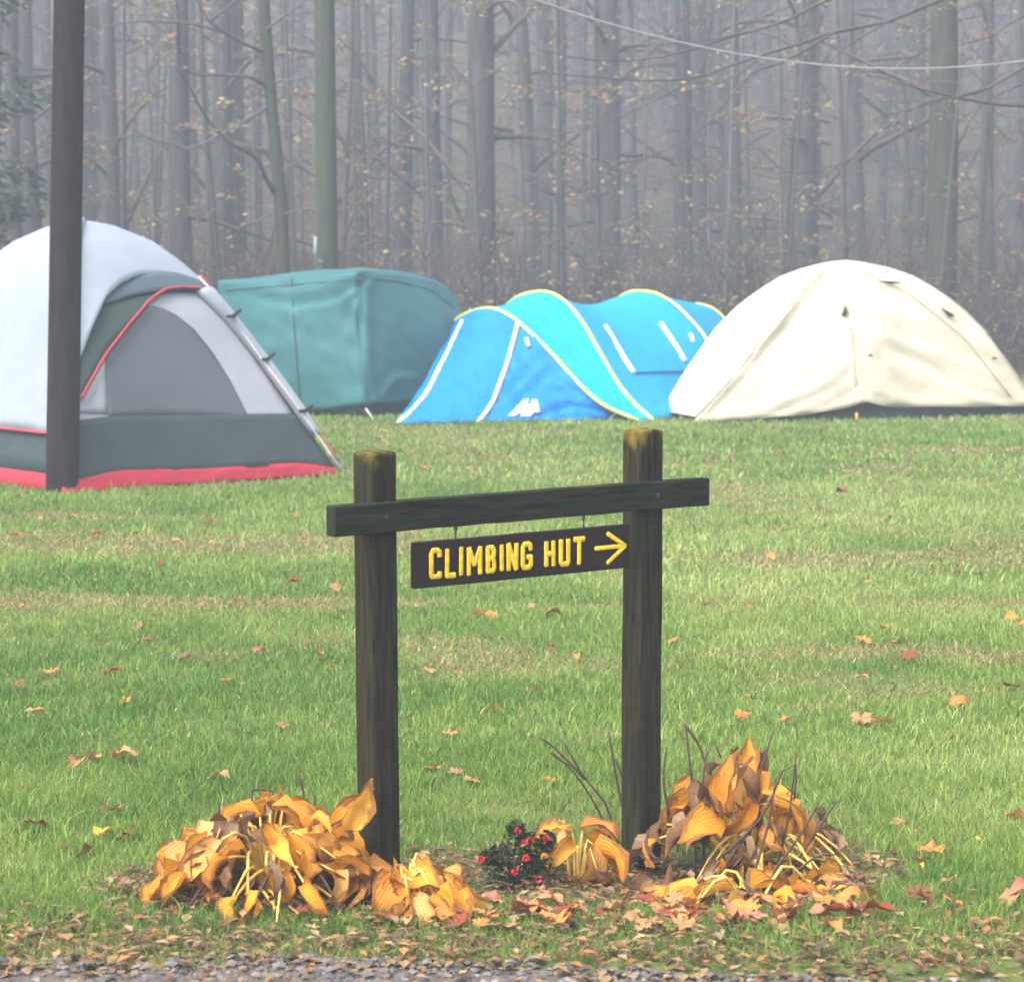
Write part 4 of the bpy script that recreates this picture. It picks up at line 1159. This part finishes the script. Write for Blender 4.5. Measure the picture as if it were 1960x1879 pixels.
LAWN = [(265, 1200, 'pink', .115), (485, 1255, 'pink', .10), (345, 1265, 'pink', .09), (610, 1262, 'orange', .08), (35, 1160, 'orange', .10), (930, 1187, 'orange', .10),
        (1018, 1175, 'pink', .08), (1392, 1193, 'orange', .06), (1497, 873, 'rust red', .13), (1435, 830, 'rust red', .12), (1655, 1243, 'orange', .11), (1720, 1245, 'tan', .10), (1740, 1272, 'rust red', .10),
        (1935, 1328, 'rust red', .09), (1815, 1360, 'orange', .10), (1650, 1388, 'tan', .12), (1690, 1392, 'orange', .09), (1822, 1418, 'rust red', .06), (440, 1500, 'tan', .10), (212, 1562, 'tan', .09),
        (190, 1613, 'yellow', .09), (240, 1613, 'rust red', .10), (65, 1590, 'rust red', .12), (150, 1648, 'brown', .11), (125, 1640, 'brown', .08), (85, 1375, 'tan', .08), (540, 1395, 'tan', .07),
        (170, 1462, 'tan', .12), (215, 1460, 'tan', .12), (150, 1468, 'tan', .10), (940, 1355, 'orange', .08), (1010, 1330, 'tan', .07), (1110, 1265, 'orange', .07), (1288, 1240, 'orange', .07), (1925, 1570, 'orange', .09),
        (1785, 1622, 'orange', .11), (1770, 1640, 'tan', .09), (1720, 1570, 'tan', .07), (820, 1290, 'tan', .08), (1420, 1375, 'orange', .08), (1500, 1385, 'orange', .07), (1290, 870, 'rust red', .11),
        (1080, 1560, 'orange', .06), (830, 1480, 'orange', .08), (900, 1500, 'tan', .08), (30, 1030, 'orange', .10), (195, 1025, 'orange', .10), (400, 1005, 'orange', .11), (545, 1130, 'rust red', .10), (640, 1135, 'pink', .09),
        (210, 1290, 'rust red', .08), (240, 1290, 'rust red', .08), (1950, 1200, 'orange', .09), (1700, 1000, 'tan', .11), (1480, 1080, 'orange', .1), (1600, 950, 'rust red', .11), (820, 905, 'orange', .12), (1060, 1140, 'tan', .07)]
for px, py, kd, sz in LAWN:
    d = ground_d(py); p = at(px, py, d)
    fallen(p.x, p.y, kd, sz, 'on the lawn', 'fallen leaves on the lawn')
for k in range(95):
    y = 8.0 + 16 * random.random() ** 1.3; x = random.uniform(-1, 1) * (0.2 * y + 0.6)
    fallen(x, y, random.choice(['orange', 'tan', 'rust red', 'brown', 'pink', 'tan', 'orange']), random.uniform(.05, .09), 'on the lawn', 'fallen leaves on the lawn')
for k in range(60):
    x = random.uniform(-0.9, 1.6); y = random.uniform(6.45, 6.9) + (0.12 * x if x > 0 else 0)
    fallen(x, y, random.choice(['orange', 'rust red', 'rust red', 'tan', 'brown', 'pink', 'orange', 'tan']), random.uniform(.05, .095), 'in front of the posts by the road', 'fallen leaves by the road', 0.035)
for k in range(75):
    x = random.uniform(-0.2, 0.95); y = random.uniform(6.42, 6.78) + 0.05 * x
    fallen(x, y, random.choice(['orange', 'rust red', 'rust red', 'tan', 'pink', 'orange', 'tan', 'brown']), random.uniform(.05, .11), 'in the drift between the posts and the road', 'drift of leaves between posts and road', 0.03)
for k in range(12):
    x = random.uniform(0.7, 1.5); y = random.uniform(6.6, 7.6)
    fallen(x, y, 'yellow', random.uniform(.02, .035), 'right of the posts, tiny and bright', 'tiny bright leaves right of the posts', 0.05)

# dry litter: straw, crumbled leaves and bark bits over the bed and the road verge (uncountable)
n = 22000
x = rng.uniform(-1.9, 1.9, n); y = rng.uniform(5.95, 7.6, n)
w = np.maximum(sstep(7.0, 6.45, y + 0.2 * vnoise(x, y, .3)) * 0.8, bed_mask(x, y)) * sstep(-0.22, 0.06, y - road_edge(x) + 0.1 * rng.normal(0, .6, n))
k_ = rng.random(n) < w; x, y = x[k_], y[k_]; n = len(x)
L_ = rng.uniform(.004, .024, n); Wd = L_ * rng.choice([.12, .5, .7], n); a = rng.uniform(0, 6.28, n)
ca, sa = np.cos(a), np.sin(a); z = gz(x, y) + rng.uniform(.004, .035, n); tz = rng.uniform(-.4, .4, n)
V = np.stack([np.stack([x - ca * L_, y - sa * L_, z - tz * L_], 1), np.stack([x - sa * Wd, y + ca * Wd, z + .3 * Wd], 1),
              np.stack([x + ca * L_, y + sa * L_, z + tz * L_], 1), np.stack([x + sa * Wd, y - ca * Wd, z + .3 * Wd], 1)], 1)
pal = np.array([(.20, .13, .065), (.13, .075, .04), (.08, .05, .03), (.28, .19, .10), (.22, .085, .04), (.30, .13, .045)])
C = np.repeat(pal[rng.choice(6, n, p=[.27, .25, .22, .14, .06, .06])] * rng.uniform(.7, 1.2, (n, 1)), 4, 0)
b_ = np.arange(n) * 4
tag(link('leaf_litter', mesh('leaf_litter', V.reshape(-1, 3), np.stack([b_, b_ + 1, b_ + 2, b_ + 3], 1), M['litter'], False, C)), 'brown straw and crumbled leaf litter along the road verge', 'litter', kind='stuff')

# ================================================================== the wood
WPAL = np.array([(.36, .29, .12), (.30, .21, .10), (.27, .16, .085), (.30, .12, .07), (.22, .23, .10), (.18, .12, .085), (.42, .34, .18)])
def leafy(pts, q, n, size, pal_p, sp=0.13, flat=0.25):
    """small leaf blades scattered round twig points"""
    if not pts or n <= 0: return None
    P = np.array([tuple(p) for p in pts]); g = np.random.default_rng(q.randrange(1 << 30))
    c = P[g.integers(0, len(P), max(3, n // 12))][g.integers(0, max(3, n // 12), n)] + g.normal(0, 1, (n, 3)) * (sp, sp, sp * .35)
    s = size * g.uniform(.6, 1.25, n)[:, None]
    a = g.uniform(0, 6.28, n); A_ = np.stack([np.cos(a), np.sin(a), g.normal(0, flat, n)], 1)
    B_ = np.stack([-np.sin(a), np.cos(a), g.normal(0, flat * 1.6, n)], 1)
    V = np.stack([c - A_ * s * .5, c + B_ * s * .28, c + A_ * s * .5, c - B_ * s * .28], 1).reshape(-1, 3)
    b = np.arange(n) * 4
    C = np.repeat(WPAL[g.choice(len(WPAL), n, p=pal_p)] * g.uniform(.75, 1.2, (n, 1)), 4, 0)
    return V, np.stack([b, b + 1, b + 2, b + 3], 1), C

def grow(seed, H, r0, first, nb, blen, nleaf, lsize, pal_p, up=(5, 40), lean=0.02, twigs=4):
    q = random.Random(seed)
    tp, x, y = [], 0.0, 0.0
    dx, dy = q.uniform(-lean, lean), q.uniform(-lean, lean)
    n = max(6, int(H / 0.9))
    for k in range(n + 1):
        z = H * k / n
        tp.append(Vector((x, y, z))); dx += q.uniform(-.014, .014); dy += q.uniform(-.014, .014)
        x += dx * H / n; y += dy * H / n
    rad = [r0 * (1.35 if k == 0 else 1) * (1 - 0.68 * k / n) for k in range(n + 1)]
    tr = MB().tube([tp[0] + Vector((0, 0, -.4))] + tp, [rad[0] * 1.1] + rad, 9)
    br, tips = MB(), []
    for b in range(nb):
        f = first + (0.97 - first) * (b + q.random()) / nb
        i = min(n - 1, int(f * n)); p = tp[i].lerp(tp[i + 1], f * n - i)
        az = q.uniform(0, 6.28); el = R(q.uniform(*up)); L = blen * q.uniform(.5, 1.2) * (1 - .45 * f)
        d = Vector((math.cos(az) * math.cos(el), math.sin(az) * math.cos(el), math.sin(el)))
        pl = [p]; s = 6
        for k in range(s):
            d = (d + Vector((q.uniform(-.16, .16), q.uniform(-.16, .16), q.uniform(-.18, .08)))).normalized()
            pl.append(pl[-1] + d * L / s)
        rb = rad[i] * q.uniform(.22, .42)
        br.tube(pl, [max(.006, rb * (1 - k / (s + .4))) for k in range(s + 1)], 4, False)
        tips += pl[2:]
        for tw_ in range(twigs):
            k = q.randrange(1, s); d2 = (d + Vector((q.uniform(-1, 1), q.uniform(-1, 1), q.uniform(-.35, .5)))).normalized()
            t2 = [pl[k]]
            for m in range(3):
                d2 = (d2 + Vector((q.uniform(-.2, .2), q.uniform(-.2, .2), q.uniform(-.2, .1)))).normalized()
                t2.append(t2[-1] + d2 * L * .14)
            br.tube(t2, [.009, .007, .005, .004], 3, False); tips += t2[1:]
    return tr, br, leafy(tips, q, nleaf, lsize, pal_p)

def variant(seed, bk, **kw):
    tr, br, lf = grow(seed, **kw)
    me = [mesh('trunk', tr.v, tr.f, bk, True), mesh('crown', br.v, br.f, M['twig'], True)]
    me.append(mesh('foliage', lf[0], lf[1], M['wleaf'], False, lf[2]) if lf else None)
    return me
PY, PT, PG = [.30, .22, .12, .04, .14, .06, .12], [.10, .20, .22, .12, .04, .26, .06], [.2, .1, .06, .02, .42, .05, .15]
BIG = [variant(100 + k, M[('bark', 'bark', 'bark_pale', 'bark')[k % 4]], H=14 + k % 3, r0=.21 + .03 * (k % 3), first=.12, nb=13, blen=3.6, nleaf=110, lsize=.11, pal_p=(PT, PY)[k % 2], up=(0, 55), twigs=3) for k in range(7)]
SAP = [variant(200 + k, M[('twig', 'bark', 'bark_pale')[k % 3]], H=5.0 + k % 4, r0=.045 + .01 * (k % 2), first=.06, nb=13, blen=2.2, nleaf=120 + 60 * (k % 3), lsize=.105, pal_p=(PY, PT, PG)[k % 3], up=(-8, 45), lean=.06, twigs=3) for k in range(7)]
THIN = [variant(300 + k, M['bark'], H=12 + k, r0=.09 + .015 * k, first=.15, nb=16, blen=1.8, nleaf=60, lsize=.08, pal_p=PY, up=(0, 40), lean=.03) for k in range(4)]
def plant_tree(name, v, x, y, label, group, sc=1.0, rz=None, cat='tree', mat=None, zs=1.0):
    e = empty(name, (x, y, g1(x, y)), random.uniform(0, 6.28) if rz is None else rz)
    e.scale = (sc, sc, zs)
    for nm, me in zip(('trunk', 'crown', 'foliage'), v):
        if me is None: continue
        o = link(nm, me, e)
        if nm == 'trunk' and mat:
            o.data = me.copy(); o.data.materials[0] = mat
    return tag(e, label, cat, group)

# trunks one can pick out, from the lawn inwards: (place across the picture, distance, width there, label)
SPOT = [(218, 44, 34, 'dim grey trunk just right of the dark utility pole'), (350, 40, 40, 'grey trunk in the wood above the white tent'),
        (690, 52, 22, 'thin far trunk just right of the grey green pole'), (770, 48, 30, 'far grey trunk above the right half of the teal tent'), (835, 45, 36, 'grey trunk above the right corner of the teal tent'),
        (924, 39, 48, 'broad pale grey trunk in the gap between teal and blue tents'), (1010, 45, 42, 'grey trunk above the left hoop of the blue tent'), (1072, 54, 18, 'thin far trunk above the middle of the blue tent'),
        (1160, 46, 44, 'broad misty trunk above the rear of the blue tent'), (1205, 60, 24, 'faint thin trunk above the last hoop of the blue tent'), (1305, 50, 34, 'grey trunk in the gap left of the cream tent'),
        (1400, 48, 36, 'grey trunk above the left slope of the cream tent'), (1540, 41, 42, 'dark grey trunk left of the cream tent top'), (1630, 43, 58, 'broad dark trunk right above the cream tent top'),
        (1740, 53, 30, 'faint trunk left of the large mossy trunk'), (1880, 46, 26, 'slim grey trunk right of the large mossy trunk'), (1940, 50, 32, 'grey trunk at the right edge behind the cream tent'), (60, 50, 40, 'dim trunk beside the evergreen at the left edge')]
taken = []
for k, (px, d, wpx, lab) in enumerate(SPOT):
    x = (px - CX) / FPX * d; r_ = wpx / FPX * d / 2
    v = BIG[k % 7] if wpx > 25 else THIN[k % 4]
    r0 = (.21 + .03 * ((k % 7) % 3)) if wpx > 25 else (.09 + .015 * (k % 4))
    plant_tree('bare_tree', v, x, d, lab, 'tree trunks along the edge of the wood', r_ / (r0 * 0.82), None, 'tree', None, 1.0)
    taken.append((x, d))
big = plant_tree('mossy_tree', BIG[4], (1797 - CX) / FPX * 36.5, 36.5, 'large green mossy trunk behind the right side of the cream tent', None, 1.05, 1.0, 'tree', M['bark_moss'])
# slender mossy tree with crooked lower branches, left of the grey-green pole
sx_, sy_ = (540 - CX) / FPX * 33.0, 33.0
sl = empty('slender_tree', (sx_, sy_, g1(sx_, sy_)))
tag(sl, 'slender mossy tree with crooked bare branches left of the grey green pole', 'tree')
L0 = sl.location.copy()
tpts = [Vector((sx_, sy_, L0.z - .3)), at(541, 520, 33), at(538, 400, 33), at(527, 280, 33), at(515, 150, 33), at(505, 0, 33), at(495, -250, 33), at(500, -560, 33)]
MB().tube([Vector(p) for p in catmull(tpts, 26)], [0.085 * (1 - .5 * k / 25) + .015 for k in range(26)], 9).build('trunk', M['bark_moss'], sl, True, L0)
tips = []
for pl, r_ in (([(512, 168), (480, 148), (420, 143), (370, 142), (340, 118), (300, 135)], .03), ([(528, 375), (505, 335), (490, 300), (430, 265), (385, 210), (365, 170), (330, 120)], .035), ([(505, 100), (470, 85), (430, 62), (400, 40), (370, -10)], .03),
               ([(430, 62), (360, 45), (300, 42), (240, 43), (160, 65), (90, 90)], .022), ([(402, 40), (440, 12), (465, -10)], .025), ([(520, 200), (480, 225), (365, 285), (310, 270), (250, 260), (160, 280), (80, 303), (-20, 303)], .022), ([(530, 400), (480, 430), (440, 425), (420, 400)], .02),
               ([(518, 160), (560, 152), (640, 140), (700, 165), (750, 162)], .016), ([(530, 330), (600, 300), (680, 310), (730, 350)], .014), ([(505, 60), (560, 20), (620, -20)], .02), ([(535, 410), (590, 400), (640, 405), (720, 375)], .014), ([(525, 240), (590, 235), (700, 200), (850, 205)], .012)):
    P_ = [at(a, b_, 33 - 1.6 * i / len(pl)) for i, (a, b_) in enumerate(pl)]
    P_ = [Vector(p) for p in catmull(P_, 16)]; tips += P_[5:]
    MB().tube(P_, [r_ * (1 - .75 * k / 15) for k in range(16)], 5).build('branch', M['bark_pale'] if r_ < .031 else M['bark'], sl, True, L0)
lf = leafy(tips, random.Random(3), 130, .09, PY, .3)
o = link('foliage', mesh('foliage', np.asarray(lf[0]) - np.array(tuple(L0)), lf[1], M['wleaf'], False, lf[2]), sl)

# tree just out of view on the right whose long boughs reach into the picture
rx0, ry0 = 7.6, 26.0
ov = empty('overhanging_tree', (rx0, ry0, g1(rx0, ry0)))
tag(ov, 'bare tree past the right edge whose long dark boughs reach in at the upper right', 'tree')
O0 = ov.location.copy()
MB().tube([(rx0, ry0, -.4), (rx0, ry0, 1.5), (rx0 - .05, ry0, 4), (rx0 + .05, ry0, 7), (rx0, ry0, 11)], [.32, .27, .23, .16, .05], 12).build('trunk', M['bark'], ov, True, O0)
tips = []
for pl, r_, d0 in (([(2390, -190), (2100, -150), (1800, -80), (1585, 0), (1500, 42), (1400, 70), (1290, 105), (1180, 118), (1080, 108), (1030, 95)], .035, 26), ([(2390, -120), (2100, -80), (1830, -10), (1700, 42), (1600, 60), (1530, 85), (1460, 105), (1400, 125), (1330, 150), (1230, 155), (1140, 148), (1030, 140)], .036, 25.6),
               ([(1600, 62), (1500, 118), (1440, 140), (1390, 195), (1345, 245), (1280, 285), (1210, 310), (1150, 308), (1090, 285)], .015, 24.5), ([(2390, 40), (2100, 70), (1960, 130), (1880, 175), (1800, 190), (1740, 210), (1700, 250), (1640, 300), (1590, 320)], .032, 25.8),
               ([(2390, 150), (2150, 175), (1960, 202), (1860, 192), (1780, 175), (1705, 155)], .04, 26), ([(2390, 60), (2100, 110), (1960, 160), (1880, 200), (1820, 245)], .026, 26), ([(1880, 172), (1780, 200), (1670, 228)], .012, 25),
               ([(1700, 42), (1620, 90), (1560, 150), (1540, 175)], .012, 25), ([(1500, 42), (1440, 60), (1340, 80), (1190, 88)], .012, 24.6), ([(1460, 105), (1400, 150), (1300, 180), (1170, 200)], .01, 24.6), ([(2390, -60), (2000, 20), (1900, 70), (1830, 90), (1700, 150), (1640, 130)], .018, 26),
               ([(1640, 300), (1560, 330), (1500, 330)], .008, 24.8), ([(1330, 150), (1260, 190), (1150, 240), (1060, 260)], .008, 24.4)):
    m_ = len(pl)
    P_ = [at(a, b_, d0 - 1.8 * i / m_) for i, (a, b_) in enumerate(pl)]
    if pl[0][0] > 2300: P_[0] = Vector((rx0, ry0, P_[0].z))
    P_ = [Vector(p) for p in catmull(P_, 24)]; tips += P_[8:]
    MB().tube(P_, [max(.004, r_ * (1 - .85 * k / 23)) for k in range(24)], 5).build('branch', M['bark'], ov, True, O0)
lf = leafy(tips, random.Random(8), 70, .07, PT, .12)
link('foliage', mesh('foliage', np.asarray(lf[0]) - np.array(tuple(O0)), lf[1], M['wleaf'], False, lf[2]), ov)

# evergreen at the left edge
def evergreen(seed, H, Rr):
    q = random.Random(seed); V, F, C = [], [], []
    g = np.random.default_rng(seed); n = 16000
    h = g.random(n) ** 1.3; z = .25 + h * (H - .3); rr_ = Rr * (1 - h) ** .8 * np.sqrt(g.uniform(.15, 1, n)) * (0.75 + .25 * np.sin(z * 5))
    a = g.uniform(0, 6.28, n); c = np.stack([np.cos(a) * rr_, np.sin(a) * rr_, z - .25 * rr_], 1)
    L_ = g.uniform(.10, .22, n)[:, None]; A_ = np.stack([np.cos(a + g.normal(0, .5, n)), np.sin(a + g.normal(0, .5, n)), g.normal(-.35, .25, n)], 1)
    B_ = np.stack([-np.sin(a), np.cos(a), g.normal(0, .3, n)], 1)
    V = np.stack([c - A_ * L_ * .5, c + B_ * L_ * .24, c + A_ * L_ * .5, c - B_ * L_ * .24], 1).reshape(-1, 3)
    b = np.arange(n) * 4
    C = np.repeat(np.array([(.022, .06, .030)]) * g.uniform(.6, 1.5, (n, 1)), 4, 0)
    tr = MB().tube([(0, 0, -.3), (0, 0, H * .5), (0, 0, H * .98)], [.16, .1, .02], 8)
    return [mesh('trunk', tr.v, tr.f, M['bark'], True), None, mesh('crown', V, np.stack([b, b + 1, b + 2, b + 3], 1), M['wleaf'], False, C)]
EV = evergreen(5, 12, 2.1)
for x, y, lab in ((-7.35, 32.5, 'dark green evergreen at the left edge behind the white tent'), (-9.3, 38, 'misty evergreen farther back past the left edge')):
    e = empty('evergreen_tree', (x, y, g1(x, y))); tag(e, lab, 'tree')
    link('trunk', EV[0], e); link('crown', EV[2], e)

# the rest of the wood
def free(x, y, r_):
    return all((x - a) ** 2 + (y - b) ** 2 > r_ * r_ for a, b in taken)
cnt = 0
for k in range(4000):
    y = 43 + 62 * random.random() ** .8; x = random.uniform(-1, 1) * (0.2026 * y + 4)
    if not free(x, y, 1.6): continue
    taken.append((x, y)); cnt += 1
    if cnt > 150: break
    plant_tree('bare_tree', random.choice(BIG + BIG + THIN), x, y, 'tall bare tree standing deep in the misty wood', 'bare trees deep in the misty wood', random.uniform(.75, 1.15))
cnt = 0
for k in range(4000):
    y = 34.5 + 32 * random.random() ** 1.3; x = random.uniform(-1, 1) * (0.2026 * y + 3)
    if not free(x, y, .8): continue
    taken.append((x, y)); cnt += 1
    if cnt > 120: break
    plant_tree('leafy_sapling', random.choice(SAP), x, y, 'thin sapling holding pale yellow leaves in the misty wood', 'yellow leaved saplings in the wood', random.uniform(.55, 1.15))

# brush along the edge of the wood
def brush(seed):
    q = random.Random(seed); mb, tips = MB(), []
    for k in range(26):
        az = q.uniform(0, 6.28); L = q.uniform(.8, 2.2); r_ = q.uniform(0, .35)
        p = Vector((math.cos(az) * r_, math.sin(az) * r_, -.05)); d = Vector((math.cos(az) * q.uniform(.1, .7), math.sin(az) * q.uniform(.1, .7), 1)).normalized()
        pl = [p]
        for m in range(5):
            d = (d + Vector((q.uniform(-.2, .2), q.uniform(-.2, .2), q.uniform(-.2, .1)))).normalized(); pl.append(pl[-1] + d * L / 5)
        mb.tube(pl, [.016, .013, .010, .008, .006, .004], 4, False); tips += pl[2:]
        for m in range(5):
            j = q.randrange(1, 5); d2 = (d + Vector((q.uniform(-1, 1), q.uniform(-1, 1), q.uniform(-.3, .5)))).normalized()
            mb.tube([pl[j], pl[j] + d2 * L * .16, pl[j] + (d2 + Vector((0, 0, q.uniform(-.3, .3)))) * L * .3], [.007, .005, .003], 3, False); tips.append(pl[j] + d2 * L * .25)
    lf = leafy(tips, q, 90, .09, (PY, PT, PG)[seed % 3], .15)
    return [mesh('stems', mb.v, mb.f, M['twig'], True), mesh('foliage', lf[0], lf[1], M['wleaf'], False, lf[2])]
BRU = [brush(400 + k) for k in range(4)]
for k in range(90):
    y = random.uniform(33.5, 41); x = random.uniform(-1, 1) * (0.2026 * y + 2); v = random.choice(BRU)
    e = empty('brushy_shrub', (x, y, g1(x, y)), random.uniform(0, 6.28)); sc = random.uniform(.7, 1.25); e.scale = (sc, sc, sc)
    tag(e, 'tangled bare shrub along the dark edge of the wood', 'shrub', 'shrubs along the edge of the wood')
    link('stems', v[0], e); link('foliage', v[1], e)

# ================================================================== the foggy air
hz = MB().box((0, 60, 16.0), (130, 95, 17.5))
ho = hz.build('haze', None, None, False)
mt = bpy.data.materials.new('haze'); mt.use_nodes = True
nt = mt.node_tree
for nd in list(nt.nodes):
    if nd.type != 'OUTPUT_MATERIAL': nt.nodes.remove(nd)
pv = nt.nodes.new('ShaderNodeVolumePrincipled')
pv.inputs['Color'].default_value = (0.26, 0.29, 0.345, 1)
pv.inputs['Density'].default_value = 0.0092
pv.inputs['Anisotropy'].default_value = 0.0
nt.links.new(pv.outputs[0], [n_ for n_ in nt.nodes if n_.type == 'OUTPUT_MATERIAL'][0].inputs['Volume'])
ho.data.materials.append(mt)
tag(ho, kind='stuff')
